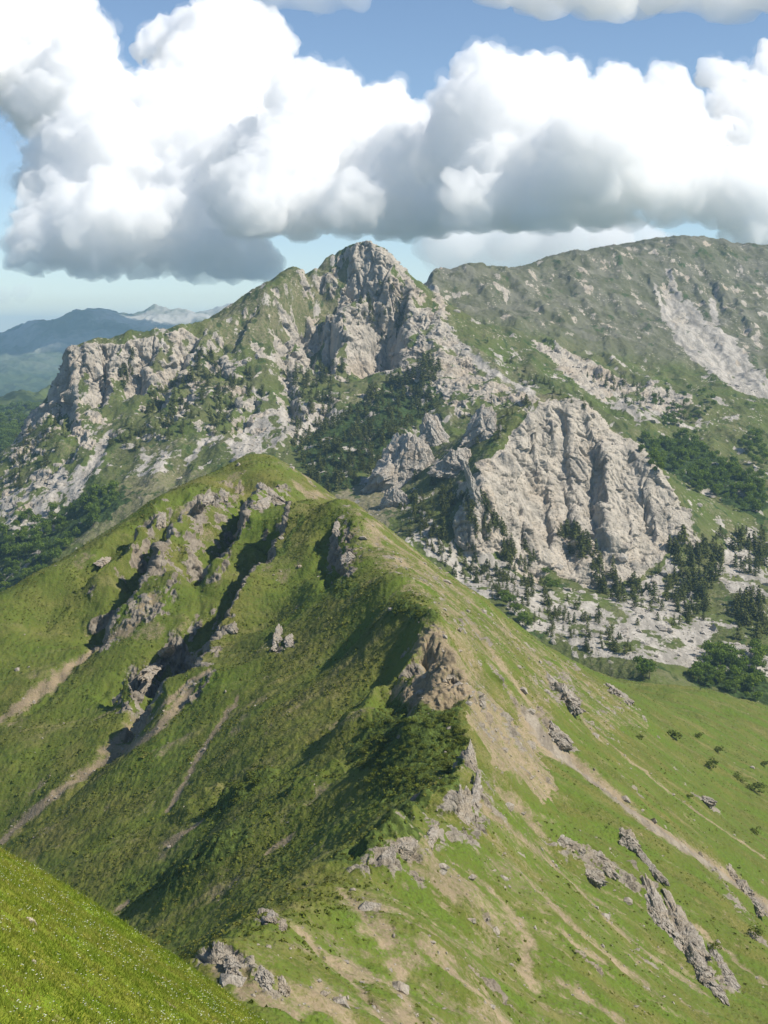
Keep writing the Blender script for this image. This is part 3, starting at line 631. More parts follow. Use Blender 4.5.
RP += [PT(px, 395, D) for px, D in ((-200,12500),(-60,12300),(0,12200),(40,12600),(80,13000),(130,13600),(180,14000))]
RP += [(-5000,13500,-700),(-3000,14500,-700),(-1500,15000,-700),(500,15000,-700),(1500,14500,-600),(-4500,9000,-600),(-3500,5600,-640),(-500,5600,-640),(1200,6500,-640)]
rb = RBF(RP, 40)
def range_h(x, y): return rb(x, y)+44*(rid2(x/520, y/1500, 5, 43)-.7)*sstep(5600, 8500, y)*sstep(15000, 13000, y)+14*fbm2(x/150, y/150, 3, 44)
ranges, V = far_grid(range_h, -.38, .12, 620, 5400, 15000, 460, 'distant_range', rm.m, 'blue distant mountain range across the valley')
QP = [PT(q[0], q[1]-9, q[2]) for q in [(-200,348,21000),(-60,343,21000),(0,343,21000),(25,341,21000),(50,335,21000),(75,332,21500),(100,337,22000),(140,340,22000),(200,342,22000),(300,350,22000)]]
QP += [(x, y, -900) for x in (-9000, -5000, -2000, 1500) for y in (17000, 25500)]
qb = RBF(QP, 150)
def remote_h(x, y): return qb(x, y)+50*(rid2(x/1100, y/1500, 4, 53)-.6)
remote, V = far_grid(remote_h, -.38, .05, 300, 17000, 25500, 120, 'remote_range', rm.m, 'faint far mountains at the edge of the view')
R = 60000
ground = tag(mesh_from('valley_floor', [(-R, -R, -720), (R, -R, -720), (R, R, -720), (-R, R, -720)], [(0, 1, 2, 3)], gm.m), 'valley floor to the horizon', kind='structure')

# ------------------------------------------------------------------ air
hz = N('haze_air'); pv = hz.n('ShaderNodeVolumePrincipled')
pv.inputs['Color'].default_value = (.48, .76, 1, 1); pv.inputs['Density'].default_value = 5.6e-5; pv.inputs['Anisotropy'].default_value = .15
hz.l(pv.outputs[0], hz.out.inputs['Volume'])
x0, x1, y0, y1, z0, z1 = -26000, 26000, -3000, 28000, -722, 255
bv = [(x, y, z) for x in (x0, x1) for y in (y0, y1) for z in (z0, z1)]
haze = mesh_from('haze', bv, [(0, 1, 3, 2), (4, 6, 7, 5), (0, 4, 5, 1), (2, 3, 7, 6), (0, 2, 6, 4), (1, 5, 7, 3)], hz.m, smooth=False); tag(haze, kind='stuff')

# ------------------------------------------------------------------ the meadow in the foreground
def near_h(x, y):
    z = -9.6-.67*x-.428*y
    z = z+.55*n2(x/14, y/17, 61)+.16*fbm2(x/4.2, y/4.2, 3, 62)
    q = np.maximum(0, y-82+2.0*n2(x/7, y/30, 66)); roll = np.where(q < 24, .02*q*q, 11.52+.96*(q-24))
    up_near = np.maximum(0, 22-y)
    return z-roll+.016*up_near**2
u = np.linspace(-.34, .10, 620); yy = np.geomspace(9, 165, 620)
Y = np.broadcast_to(yy, (620, 620)); X = u[:, None]*Y; Z = near_h(X, Y)
Z = Z+.05*fbm2(X/.7, Y/.7, 3, 63)
V = np.stack([X, Y, Z], -1)
MEADOW_MAT = ground_material('meadow_ground', .28, ((.185, .210, .018), (.220, .220, .030), (.140, .185, .014), (.230, .195, .055), (.105, .140, .014)), LIME, SCREE, SOIL, ((1.2, 2.6, .8), (0, 0, .4)), .10, lushcol=(.160, .235, .016))
meadow = tag(mesh_from('meadow_slope', V.reshape(-1, 3), grid_faces(620, 620), MEADOW_MAT), 'steep flowery meadow slope', kind='structure')
patch = sstep(.55, .95, fbm2(X/1.3, Y/2.4, 4, 64)+.25*fbm2(X/9, Y/12, 2, 65))
set_attr(meadow, 'cover', np.stack([patch*0, patch*0, patch*.8, patch*0], -1).reshape(-1, 4))
lu = np.clip(.5+.9*fbm2(X/2.2, Y/5, 3, 67), 0, 1); set_attr(meadow, 'lush', np.stack([lu, lu*0, lu*0, lu*0+1], -1).reshape(-1, 4))

def scatter_near(n, y0=26, y1=97, seed=1):
    r = np.random.default_rng(seed); out = []
    while sum(len(o[0]) for o in out) < n:
        y = np.sqrt(r.uniform(y0*y0, y1*y1, n)); x = r.uniform(-.30, .02, n)*y
        py = -near_h(x, y)/y*F+HY; k = py < 1060
        out.append((x[k], y[k]))
    x = np.concatenate([o[0] for o in out])[:n]; y = np.concatenate([o[1] for o in out])[:n]
    return x, y, near_h(x, y)
def leaf_mat(name, c0, c1, c2, scale, rough=.7, trans=.35):
    n = N(name); ps = n.n('ShaderNodeNewGeometry').outputs['Position']; f = n.noise(ps, scale, 2, .6); f2 = n.noise(ps, scale*.13, 3, .6)
    c = n.mix(n.ramp(f2, .35, .65), n.mix(n.ramp(f, .35, .65), c0, c1), c2)
    d = n.n('ShaderNodeBsdfDiffuse'); t = n.n('ShaderNodeBsdfTranslucent'); m = n.n('ShaderNodeMixShader'); m.inputs[0].default_value = trans
    n.l(c, d.inputs[0]); n.l(c, t.inputs[0]); n.l(d.outputs[0], m.inputs[1]); n.l(t.outputs[0], m.inputs[2]); n.l(m.outputs[0], n.out.inputs[0]); return n.m
GRASS = leaf_mat('grass_blade', (.215, .255, .030), (.290, .270, .065), (.160, .225, .024), 2.2, trans=.35)
def blades(n, seed, h0, h1, wd):
    r = np.random.default_rng(seed); x, y, z = scatter_near(n, seed=seed)
    dens = fbm2(x/1.1, y/1.6, 3, 64); hgt = r.uniform(h0, h1, n)*(1+.7*dens.clip(-.7, 1))
    a = r.uniform(0, 2*np.pi, n); lean = r.uniform(.3, 1.3, n)*hgt; b = r.uniform(0, 2*np.pi, n)
    w_ = wd*r.uniform(.6, 1.5, n)
    p0 = np.stack([x-np.cos(a)*w_, y-np.sin(a)*w_, z-.03], 1); p1 = np.stack([x+np.cos(a)*w_, y+np.sin(a)*w_, z-.03], 1)
    p2 = np.stack([x+np.cos(b)*lean+.06*hgt, y+np.sin(b)*lean, z+hgt], 1)
    return np.stack([p0, p1, p2], 1).reshape(-1, 3), np.arange(3*n).reshape(-1, 3)
v, f = blades(170000, 5, .05, .17, .022); v2, f2 = blades(9000, 6, .22, .42, .012); f = np.concatenate([f, f2+len(v)]); v = np.concatenate([v, v2])
tag(mesh_from('meadow_grass', v, f, GRASS, smooth=False), 'grass of the flowery slope', kind='stuff')
def flower_mesh(name, n, seed, size, mat, label):
    r = np.random.default_rng(seed); x, y, z = scatter_near(n*3, seed=seed)
    k = (fbm2(x/2.5, y/4, 3, 68)+r.uniform(-.5, .5, len(x))) > .05
    x, y, z = x[k][:n], y[k][:n], z[k][:n]; n = len(x); V = []; Fc = []
    h = r.uniform(.10, .20, n); s = size*r.uniform(.6, 1.4, n); ph = r.uniform(0, 6, n)
    ring = []
    for j in range(5):      # five petals as a shallow bowl of triangles
        for q, rr, hh in ((0, 0, -.3), (-.42, 1, .25), (.42, 1, .25)):
            an = ph+j*2*np.pi/5+q
            ring.append(np.stack([x+np.cos(an)*rr*s, y+np.sin(an)*rr*s-.3*s*rr*0, z+h+hh*s-.15*rr*s*np.sin(an)], 1))
    V = np.stack(ring, 1).reshape(-1, 3)
    return tag(mesh_from(name, V, np.arange(len(V)).reshape(-1, 3), mat, smooth=False), label, kind='stuff')
def plain(name, c, rough=.8):
    n = N(name); ps = n.n('ShaderNodeNewGeometry').outputs['Position']; n.bsdf(n.mix(n.noise(ps, 9., 2), tuple(q*.85 for q in c), c), rough); return n.m
flower_mesh('white_wildflowers', 2300, 21, .030, plain('white_petal', (.75, .75, .68)), 'tiny white flowers dotting the slope')
flower_mesh('yellow_wildflowers', 1300, 22, .026, plain('yellow_petal', (.70, .60, .10)), 'tiny yellow flowers dotting the slope')

# ------------------------------------------------------------------ rocks that stand out on their own
def rock_mat(name, c0, c1, c2, sc):
    n = N(name); ps = n.n('ShaderNodeNewGeometry').outputs['Position']
    a = n.noise(n.scaled(ps, (1/sc, 1/sc, .7/sc)), 1., 4, .65); b = n.noise(ps, 2.6/sc, 4, .7); d = n.noise(ps, .3/sc, 3, .6)
    c = n.mix(n.ramp(b, .48, .72, 0, .7), n.mix(n.ramp(d, .45, .65, 0, .6), n.mix(n.ramp(a, .35, .65), c0, c1), c2), tuple(q*.45 for q in c1))
    n.bsdf(c, .92, n.bump(b, .35*sc, .9, n.bump(a, .6*sc, .7)), .1); return n.m
ROCK_PALE = rock_mat('pale_limestone', (.43, .40, .35), (.33, .30, .26), (.38, .32, .25), 5.); ROCK_RIDGE = rock_mat('ridge_stone', (.38, .345, .29), (.27, .235, .19), (.32, .26, .18), 1.4)
def block(r, size, seed, nd=26, amp=.16, planes=13, freq=2.2, ax=None):
    """one weathered block: a body cut by random joint planes, then roughened"""
    g = np.linspace(-1, 1, nd); A, B = np.meshgrid(g, g, indexing='ij'); O = np.ones_like(A)
    fs = [np.stack(q, -1) for q in ((A, B, O), (B, A, -O), (O, A, B), (-O, B, A), (B, O, A), (A, -O, B))]
    D = np.concatenate([q.reshape(-1, 3) for q in fs]); D = D/np.linalg.norm(D, axis=1)[:, None]
    nrm = r.normal(size=(planes, 3)); nrm[:, 2] *= .55; nrm /= np.linalg.norm(nrm, axis=1)[:, None]; nrm = np.concatenate([nrm, -nrm*[1, 1, .2]]); nrm /= np.linalg.norm(nrm, axis=1)[:, None]
    h = r.uniform(.62, 1.0, len(nrm)); dt = D@nrm.T
    rr = np.min(np.where(dt > .05, h/np.maximum(dt, .05), 9), axis=1).clip(.3, 1.25)
    P = D*rr[:, None]; s = seed*3.7
    e = np.array(ax or size)/np.prod(ax or size)**(1/3); x, y, z = P[:, 0]*e[0]+s, P[:, 1]*e[1], P[:, 2]*e[2]
    w1 = .18*n3(x*2, y*2, z*2, 4)
    n_ = facets((x+w1)*freq, y*freq, z*freq*.8, seed % 50)+.5*facets((x+w1)*freq*2.6, y*freq*2.6, z*freq*2.2, seed % 50+7)
    P = P*(1+amp*n_*.9-.10*crack3(x*1.6, y*1.6, z*.7, .07, seed % 50)+.25*amp*fbm3(x*7, y*7, z*7, 2, seed % 50+3))[:, None]
    i = np.arange(nd*nd).reshape(nd, nd); q = np.stack([i[:-1, :-1], i[1:, :-1], i[1:, 1:], i[:-1, 1:]], -1).reshape(-1, 4)
    return P*np.array(size), np.concatenate([q+k*nd*nd for k in range(6)])
def rotz(P, a): c, s = math.cos(a), math.sin(a); return np.stack([P[:, 0]*c-P[:, 1]*s, P[:, 0]*s+P[:, 1]*c, P[:, 2]], 1)
def outcrop(name, blocks, mat, key, label, cat, group=None, nd=26, upright=False):
    """blocks: (pixel x, pixel y of the middle of the visible face, width px, height px, lean)"""
    Vs, Fs, off = [], [], 0
    for j, (px, py, wp, hp_, lean) in enumerate(blocks):
        sd = int(px*7+py*13) % 997; r = np.random.default_rng(sd)
        if upright:                                 # a tower standing on the slope
            p = at(key, px, py+hp_*.45)[0][0]; m = p[1]/F
            sz = (wp*m*.78, wp*m*r.uniform(.5, .7), hp_*m*.70)
            P, f = block(r, sz, sd, nd, .15, 8, 1.6); t = P[:, 2]/sz[2]; P[:, :2] *= (1.05-.30*t)[:, None]
            P[:, 0] += lean*P[:, 2]; P += p+np.array([0, sz[1]*.3, hp_*m*.36])
        else:                                       # bedrock breaking through the turf: lies along the slope
            q, ok = at(key, [px, px, px, px-5, px+5], [py, py-6, py+6, py, py]); p = q[0]; m = p[1]/F
            up_ = q[1]-q[2]; up_ = up_/np.linalg.norm(up_); up_ = up_*.85+np.array([0, 0, .18]); up_ /= np.linalg.norm(up_)
            sx = np.array([1., 0, 0])+up_*lean*-.0; nn = np.cross(sx, up_); nn /= np.linalg.norm(nn); sx = np.cross(up_, nn)
            if nn[1] > 0: nn = -nn; 
            hl_ = hp_*m*.62/max(.35, up_[2]+abs(up_[1])*max(0, (py-HY)/F)); wl_ = wp*m*.64
            dp = min(wl_, hl_)*r.uniform(.45, .65)
            B, f = block(r, (1, 1, 1), sd, nd, ax=(wl_, dp, hl_)); t = B[:, 2]
            P = p+np.outer(B[:, 0]*(1-.25*t)*wl_+lean*-1.0*t*hl_*-1, sx)+np.outer(-B[:, 1]*dp*(1-.15*t), nn)+np.outer(t*hl_, up_)-nn*dp*.15
        Vs.append(P); Fs.append(f)
    V = np.concatenate(Vs); base = np.array([V[:, 0].mean(), V[:, 1].mean(), V[:, 2].min()])
    if len(Vs) == 1: o = mesh_from(name, V-base, Fs[0], mat, smooth=False)
    else:
        o = bpy.data.objects.new(name, None); COL.objects.link(o)
        for P, f in zip(Vs, Fs): mesh_from('slab', P-base, f, mat, smooth=False, parent=o)
    o.location = base
    return tag(o, label, cat, group)
for blocks, label in [
 ([(405,464,40,36,0)], 'pale pyramid-shaped crag among dark pines left of the big cliff'),
 ([(395,499,14,15,.1)], 'small pale rock just below the pyramid-shaped crag'),
 ([(458,461,24,18,0)], 'rounded pale boulder between the pyramid crag and the big cliff'),
 ([(485,422,20,26,.1),(473,438,11,13,.1)], 'tall grey crag above the rounded pale boulder'),
 ([(434,433,18,26,-.1),(424,442,14,14,0)], 'half-shaded rib of rock at the edge of the pine wood'),
 ([(474,488,9,34,-.3)], 'narrow pinnacle leaning against the left of the big cliff'),
]: outcrop('crag', blocks, ROCK_PALE, 'mount', label, 'crag', 'freestanding limestone crags', 44, True)
for blocks, label in [
 ([(660,920,26,52,-.25),(652,908,18,26,-.2)], 'grey jagged outcrop, upper one of the two big ones at lower right'),
 ([(688,942,26,58,-.3),(700,968,18,40,-.3)], 'grey jagged outcrop, lower one of the two big ones at lower right'),
 ([(722,968,14,30,-.3)], 'small dark outcrop just below the two big jagged ones'),
 ([(562,842,34,10,0),(578,850,16,8,0)], 'low flat band of dark rock in mid slope'),
 ([(598,858,20,20,-.3),(590,874,22,12,-.3)], 'cracked rock slab above the two big jagged outcrops'),
 ([(650,866,10,28,-.35),(625,838,18,14,-.3)], 'thin row of rocks beside the gravel gully'),
 ([(556,736,26,18,-.4)], 'dark hollowed rock at the top of the gravel gully'),
 ([(552,686,22,22,-.2),(566,700,24,22,-.2)], 'broken grey rocks high on the right flank'),
 ([(622,698,14,14,-.2),(612,690,12,8,-.2)], 'small bare rock on the edge above the green shoulder'),
 ([(278,640,12,20,0),(290,642,10,14,0)], 'small dark rock alone in the wide grassy flank'),
 ([(341,543,9,20,-.1),(348,558,14,12,-.2),(337,528,9,9,0)], 'rocky knob on the crest right of the hill top'),
 ([(222,632,12,12,0),(232,628,12,8,0)], 'small rock at the rim of the long dark gully'),
 ([(165,655,14,26,.3),(155,668,14,24,.3),(146,682,12,20,.3)], 'brown rock tower beside the bare earth chute'),
 ([(430,838,16,22,.3),(400,848,22,20,.3),(388,858,16,16,.3)], 'pale shattered rocks on the crest in the centre'),
 ([(462,812,14,46,.1),(474,800,10,40,.1)], 'pale upright slabs on the crest under the dark bushes'),
 ([(470,758,12,24,0)], 'grey rock tooth on the crest beside the dark bushes'),
 ([(272,918,10,9,0),(282,926,10,9,0)], 'little grey rock on the crest just above the foreground'),
 ([(218,952,14,14,.1),(232,962,16,16,-.2)], 'pale rock at the end of the crest beside the meadow'),
 ([(262,976,18,20,-.2),(282,988,14,16,-.2)], 'grey rock lumps below the end of the crest'),
 ([(206,500,14,12,.2),(222,498,12,12,.2),(196,512,12,14,.2)], 'cluster of grey blocks under the grassy left top'),
 ([(270,495,14,16,-.3),(262,505,12,14,.2)], 'slanting grey slabs left of the hill top'),
 ([(160,522,12,14,.2),(152,532,12,14,.2)], 'grey rocks in the upper left ribs'),
 ([(112,552,12,12,.3),(104,560,10,10,.3)], 'pale rock at the top of the left rib'),
 ([(730,872,10,16,-.3),(744,890,14,22,-.3),(756,905,12,16,-.3)], 'line of rocks beside the lower gravel gully'),
 ([(705,800,16,7,-.3)], 'low stone ledge on the grass at right'),
]: outcrop('rock_outcrop', blocks, ROCK_RIDGE, 'hill', label, 'rock', 'rock outcrops on the near ridge', 34)
# a few loose stones on the meadow
def ray_near(px, py): 
    p = raycast(near_h, [(px, py)], 20, 100, 900)[0]; return p
for px, py, s, label in [(31, 922, 7.0, 'flat pale stone lying in the flowery meadow'), (34, 962, 3.2, 'small half-buried stone below the flat pale one')]:
    p = ray_near(px, py); m = p[1]/F; r = np.random.default_rng(px); P, f = block(r, (s*m, s*m*.8, s*m*.42), px, 14, .1)
    o = mesh_from('stone', P, f, rock_mat('meadow_stone', (.48, .42, .33), (.40, .34, .26), (.45, .38, .28), .2) if px == 31 else bpy.data.materials['meadow_stone'], smooth=False); o.location = p+np.array([0, 0, .02]); o.rotation_euler = (rad(-12), rad(30), 0)
    tag(o, label, 'stone')

# ------------------------------------------------------------------ trees and bushes
BARK = rock_mat('bark', (.10, .08, .06), (.07, .055, .04), (.12, .10, .08), .6)
PINE = leaf_mat('pine_needles', (.092, .108, .028), (.130, .138, .042), (.072, .088, .026), .35, trans=.2)
LEAF = leaf_mat('broad_leaves', (.120, .185, .026), (.170, .225, .036), (.100, .155, .026), .30, trans=.35)
BUSH = leaf_mat('bush_leaves', (.105, .135, .022), (.150, .165, .036), (.085, .112, .020), .8, trans=.25)
def quads(C, Nn_, size, r):
    """leaf clumps: small bent quads at centres C facing roughly along Nn_"""
    n = len(C); a = r.normal(size=(n, 3)); t = np.cross(Nn_, a); t /= np.linalg.norm(t, axis=1)[:, None]+1e-9; b = np.cross(Nn_, t)
    s = (size*r.uniform(.6, 1.35, n))[:, None]
    P = np.stack([C-t*s, C-b*s*.8+Nn_*s*.3, C+t*s, C+b*s*.8-Nn_*s*.2], 1).reshape(-1, 3)
    return P, np.arange(4*n).reshape(-1, 4)
def trunk_mesh(h, rad_, r, n=6, lv=5):
    V = []; bend = r.normal(size=2)*.03*h
    for k in range(lv):
        t = k/(lv-1); R_ = rad_*(1-.8*t)
        for j in range(n): V.append((math.cos(j*2*math.pi/n)*R_+bend[0]*t*t, math.sin(j*2*math.pi/n)*R_+bend[1]*t*t, t*h-.25))
    Fc = [(k*n+j, k*n+(j+1) % n, (k+1)*n+(j+1) % n, (k+1)*n+j) for k in range(lv-1) for j in range(n)]
    return np.array(V), np.array(Fc)
def conifer(seed, n=300):           # unit height; loose tiers of needles round a mast
    r = np.random.default_rng(seed); C = []; Nn_ = []; wmax = r.uniform(.28, .42); k = 0
    tiers = r.integers(9, 13)
    for i in range(tiers):
        t = .10+.88*(i/(tiers-1))**.9; R_ = wmax*(1-t)**.6*r.uniform(.7, 1.2)+.02
        nb = max(3, int(8*(1-t)+3)); a0 = r.uniform(0, 6)
        for j in range(nb):
            if r.random() < .10: continue
            a = a0+j*2*np.pi/nb+r.normal()*.25; L = R_*r.uniform(.6, 1.2)
            for q in np.linspace(.25, 1, 4):
                C.append((math.cos(a)*L*q, math.sin(a)*L*q, t-.16*L*q+r.normal()*.012)); Nn_.append((math.cos(a)*.35, math.sin(a)*.35, 1))
    C = np.array(C)+r.normal(size=(len(C), 3))*.010; Nn_ = np.array(Nn_)+r.normal(size=(len(C), 3))*.35; Nn_ /= np.linalg.norm(Nn_, axis=1)[:, None]
    return quads(C, Nn_, .062, r)
def broadleaf(seed, n=420):
    r = np.random.default_rng(seed); lob = [(0, 0, .62, .27)]+[(math.cos(a)*r.uniform(.14, .24), math.sin(a)*r.uniform(.14, .24), r.uniform(.38, .78), r.uniform(.13, .21)) for a in np.linspace(0, 6.28, 8)[:-1]]
    C = []; Nn_ = []
    for x, y, z, R_ in lob:
        k = int(n*R_*R_/.30); d = r.normal(size=(k, 3)); d /= np.linalg.norm(d, axis=1)[:, None]; rr = R_*r.uniform(.55, 1.08, k)[:, None]
        C.append(np.array((x, y, z))+d*rr*[1, 1, .9]); Nn_.append(d+r.normal(size=d.shape)*.5)
    C = np.concatenate(C); Nn_ = np.concatenate(Nn_); Nn_ /= np.linalg.norm(Nn_, axis=1)[:, None]
    k = C[:, 2] > .12; return quads(C[k], Nn_[k], .046, r)
def bushy(seed, n=260):
    r = np.random.default_rng(seed); C = []; Nn_ = []
    for j in range(7):
        x, y = r.uniform(-.32, .32, 2); R_ = r.uniform(.16, .30); z = r.uniform(.2, .62); k = n//7
        d = r.normal(size=(k, 3)); d[:, 2] = np.abs(d[:, 2])*.9-.2; d /= np.linalg.norm(d, axis=1)[:, None]
        C.append(np.array((x, y, z))+d*R_*r.uniform(.6, 1.1, k)[:, None]); Nn_.append(d+r.normal(size=d.shape)*.5)
    C = np.concatenate(C); Nn_ = np.concatenate(Nn_); Nn_ /= np.linalg.norm(Nn_, axis=1)[:, None]
    return quads(C, Nn_, .062, r)
def kinds(name, crowns, mat, bark=True):
    out = []
    for i, (v, f) in enumerate(crowns):
        c = mesh_from('crown', v, f, mat, smooth=False, link=False); t = None
        if bark: tv, tf = trunk_mesh(.80, .022, np.random.default_rng(i)); t = mesh_from('trunk', tv*[1, 1, 1]+[0, 0, .2], tf, BARK, link=False)
        out.append((c, t, v, f))
    return out
PINES = kinds('pine', [conifer(s) for s in range(5)], PINE); BROADS = kinds('broad', [broadleaf(s) for s in range(5)], LEAF); BUSHES = kinds('bush', [bushy(s) for s in range(5)], BUSH, False)

ZONES = [  # kind, pixel outline, number, height in px at that place, label, group
 ('pine', [(292,442),(320,425),(350,413),(395,378),(436,360),(440,375),(430,400),(445,408),(420,430),(390,445),(378,470),(345,492),(322,500),(300,470)], 250, 12, 'dark pine in the wood below the cliffs of the main peak', 'pines in the wood below the main peak'),
 ('pine', [(108,445),(150,400),(180,378),(190,352),(215,340),(222,372),(205,415),(172,440),(130,452)], 105, 9, 'dark pine on the ledges of the left rocky shoulder', 'pines on the left rocky shoulder'),
 ('pine', [(280,372),(335,362),(352,375),(345,402),(312,420),(280,440),(298,402)], 70, 10, 'dark pine at the foot of the cliff under the summit', 'pines at the foot of the summit cliff'),
 ('pine', [(365,290),(390,280),(412,302),(406,332),(386,352),(365,352),(358,320)], 48, 8, 'small dark pine high on the summit rocks', 'pines on the summit rocks'),
 ('pine', [(225,380),(250,372),(262,395),(240,425),(215,440),(205,420)], 45, 9, 'dark pine among the pale rocks between shoulder and peak', 'pines between shoulder and peak'),
 ('pine', [(130,348),(140,345),(132,375),(124,392),(118,380)], 14, 9, 'dark pine in the cleft of the left cliff', 'pines in the cleft of the left cliff'),
 ('pine', [(2,440),(60,415),(70,440),(45,470),(10,490)], 45, 8, 'dark pine on the far left rocky flank', 'pines on the far left flank'),
 ('pine', [(505,545),(530,555),(545,590),(540,605),(515,580),(500,560)], 26, 15, 'dark pine on the scree left of the foot of the big cliff', 'pines left of the foot of the big cliff'),
 ('pine', [(555,530),(580,532),(598,555),(590,565),(565,555)], 26, 15, 'dark pine in the clump right at the foot of the big cliff', 'pines at the foot of the big cliff'),
 ('pine', [(588,565),(612,560),(640,590),(632,606),(605,600)], 26, 15, 'dark pine in the clump standing on the pale scree', 'pines in the clump on the scree'),
 ('pine', [(670,545),(700,530),(715,570),(705,620),(680,625),(660,590),(675,570)], 66, 16, 'dark pine in the strip down the scree right of the big cliff', 'pines right of the big cliff'),
 ('pine', [(700,540),(768,530),(768,580),(730,570),(712,590)], 50, 14, 'dark pine on the far right slope below the broadleaf wood', 'pines below the broadleaf wood'),
 ('pine', [(735,600),(768,590),(768,645),(740,640),(722,625)], 36, 17, 'dark pine in the thick clump at the right edge of the scree', 'pines at the right edge of the scree'),
 ('pine', [(410,480),(440,475),(462,500),(450,540),(425,535),(412,510)], 44, 13, 'dark pine in the grove left of the leaning pinnacle', 'pines in the grove left of the pinnacle'),
 ('pine', [(460,500),(480,498),(505,530),(495,545),(470,535)], 30, 14, 'dark pine under the leaning pinnacle', 'pines under the leaning pinnacle'),
 ('pine', [(420,540),(470,545),(520,590),(500,605),(450,575)], 42, 8, 'small pine dotted over the stony slope behind the near ridge', 'small pines behind the near ridge'),
 ('pine', [(545,595),(575,600),(640,645),(620,655),(565,630),(540,612)], 24, 12, 'small pine on the lower scree above the meadow', 'pines on the lower scree'),
 ('pine', [(640,560),(665,570),(675,640),(640,625),(625,600)], 16, 13, 'lone pine scattered on the bright scree', 'lone pines on the bright scree'),
 ('pine', [(470,400),(530,395),(530,410),(500,440),(470,450),(460,430)], 26, 8, 'small pine beside the tall grey crag', 'pines around the tall grey crag'),
 ('pine', [(585,365),(640,385),(690,410),(680,425),(630,405),(590,385)], 40, 8, 'dark tree dotting the stony slope behind the big cliff', 'trees on the slope behind the big cliff'),
 ('pine', [(480,340),(550,385),(600,410),(580,412),(530,390)], 28, 6, 'tiny pine on the pale shoulder right of the main peak', 'pines on the pale shoulder'),
 ('pine', [(470,560),(500,570),(560,602),(640,650),(600,656),(520,625)], 55, 9, 'very small pine dotted along the lower edge of the scree', 'very small pines along the lower edge of the scree'),
 ('pine', [(395,500),(430,520),(480,560),(500,596),(440,560),(400,530)], 40, 8, 'very small pine on the stony strip left of the big cliff', 'very small pines left of the big cliff'),
 ('broad', [(640,442),(690,440),(740,468),(768,482),(768,522),(715,497),(660,475),(640,458)], 150, 14, 'green broadleaf tree in the wood right of the big cliff', 'broadleaf wood right of the big cliff'),
 ('broad', [(700,652),(768,655),(768,706),(722,694),(692,682)], 64, 18, 'bright green tree in the grove behind the green shoulder', 'grove behind the green shoulder'),
 ('broad', [(0,528),(60,512),(112,488),(124,500),(75,545),(25,592),(0,602)], 110, 15, 'green broadleaf tree in the wood left of the near ridge', 'wood left of the near ridge'),
 ('broad', [(630,672),(655,668),(660,682),(634,684)], 4, 26, 'big round tree on the edge of the meadow', 'round trees on the edge of the meadow'),
 ('broad', [(500,600),(515,606),(535,632),(522,630)], 9, 16, 'green tree just behind the skyline of the near ridge', 'trees behind the near ridge'),
 ('broad', [(540,570),(556,588),(552,600),(540,590)], 6, 14, 'light green tree among the dark pines on the scree', 'light green trees on the scree'),
 ('broad', [(740,440),(768,425),(768,470),(745,462)], 24, 12, 'green tree at the right edge below the high ridge', 'trees at the right edge'),
 ('broad', [(650,390),(690,385),(720,405),(700,440),(660,425)], 34, 10, 'dark green tree on the lower slopes of the high ridge', 'trees under the high ridge'),
 ('broad', [(0,395),(60,400),(50,430),(0,425)], 0, 8, '', ''),
]
def sample_poly(pix, n, r, seed):
    p = np.array(pix, float); lo, hi = p.min(0), p.max(0); out = []
    while len(out) < n:
        q = r.uniform(lo, hi, (4*n+20, 2)); wv = 5*np.stack([fbm2(q[:, 0]/14, q[:, 1]/14, 2, seed), fbm2(q[:, 0]/14, q[:, 1]/14, 2, seed+9)], 1)
        k = inpoly(q[:, 0]+wv[:, 0], q[:, 1]+wv[:, 1], p)*(fbm2(q[:, 0]/7, q[:, 1]/9, 2, seed+3) > -.25)
        out += list(q[k > 0])
    return np.array(out[:n])
TREES = {'pine': [], 'broad': []}
for zi, (kd, pix, n, hpx, label, group) in enumerate(ZONES):
    if not n: continue
    n = int(n*1.35); hpx *= .74
    r = np.random.default_rng(300+zi); q = sample_poly(pix, n, r, 300+zi)
    P, ok = at('mount', q[:, 0], q[:, 1])
    hh, okh = at('hill', q[:, 0], q[:, 1]-hpx*.7)
    hid = okh & (hh[:, 1] < P[:, 1])
    for j in range(n):
        if not ok[j] or hid[j]: continue
        h = hpx*P[j, 1]/F*min(1.5, max(.45, r.lognormal(0, .26)))
        TREES[kd].append((h*F/P[j, 1], tuple(P[j]), h, label, group, r.uniform(0, 6.28), r.uniform(.8, 1.25)))
def stand(kind, name, cat, i, loc, h, label, group, rz, wid, parts=True):
    c, t, v, f = kind[i % len(kind)]
    if t is None or not parts:
        o = c.copy(); o.name = name; COL.objects.link(o)
    else:
        o = bpy.data.objects.new(name, None); COL.objects.link(o)
        for ch in (c, t):
            d = ch.copy(); d.name = ch.name.split('.')[0]; COL.objects.link(d); d.parent = o
    o.location = (loc[0], loc[1], loc[2]-.03*h); o.scale = (h*wid, h*wid, h); o.rotation_euler = (0, 0, rz)
    return tag(o, label, cat, group)
def merged(kind, items, name, mat, label):
    Vs, Fs, off = [], [], 0
    for i, (px_, loc, h, la, gr_, rz, wid) in enumerate(items):
        c, t, v, f = kind[i % len(kind)]; Vs.append(rotz(v*[h*wid, h*wid, h], rz)+[loc[0], loc[1], loc[2]-.03*h]); Fs.append(f+off); off += len(v)
    if Vs: tag(mesh_from(name, np.concatenate(Vs), np.concatenate(Fs), mat, smooth=False), label, kind='stuff')
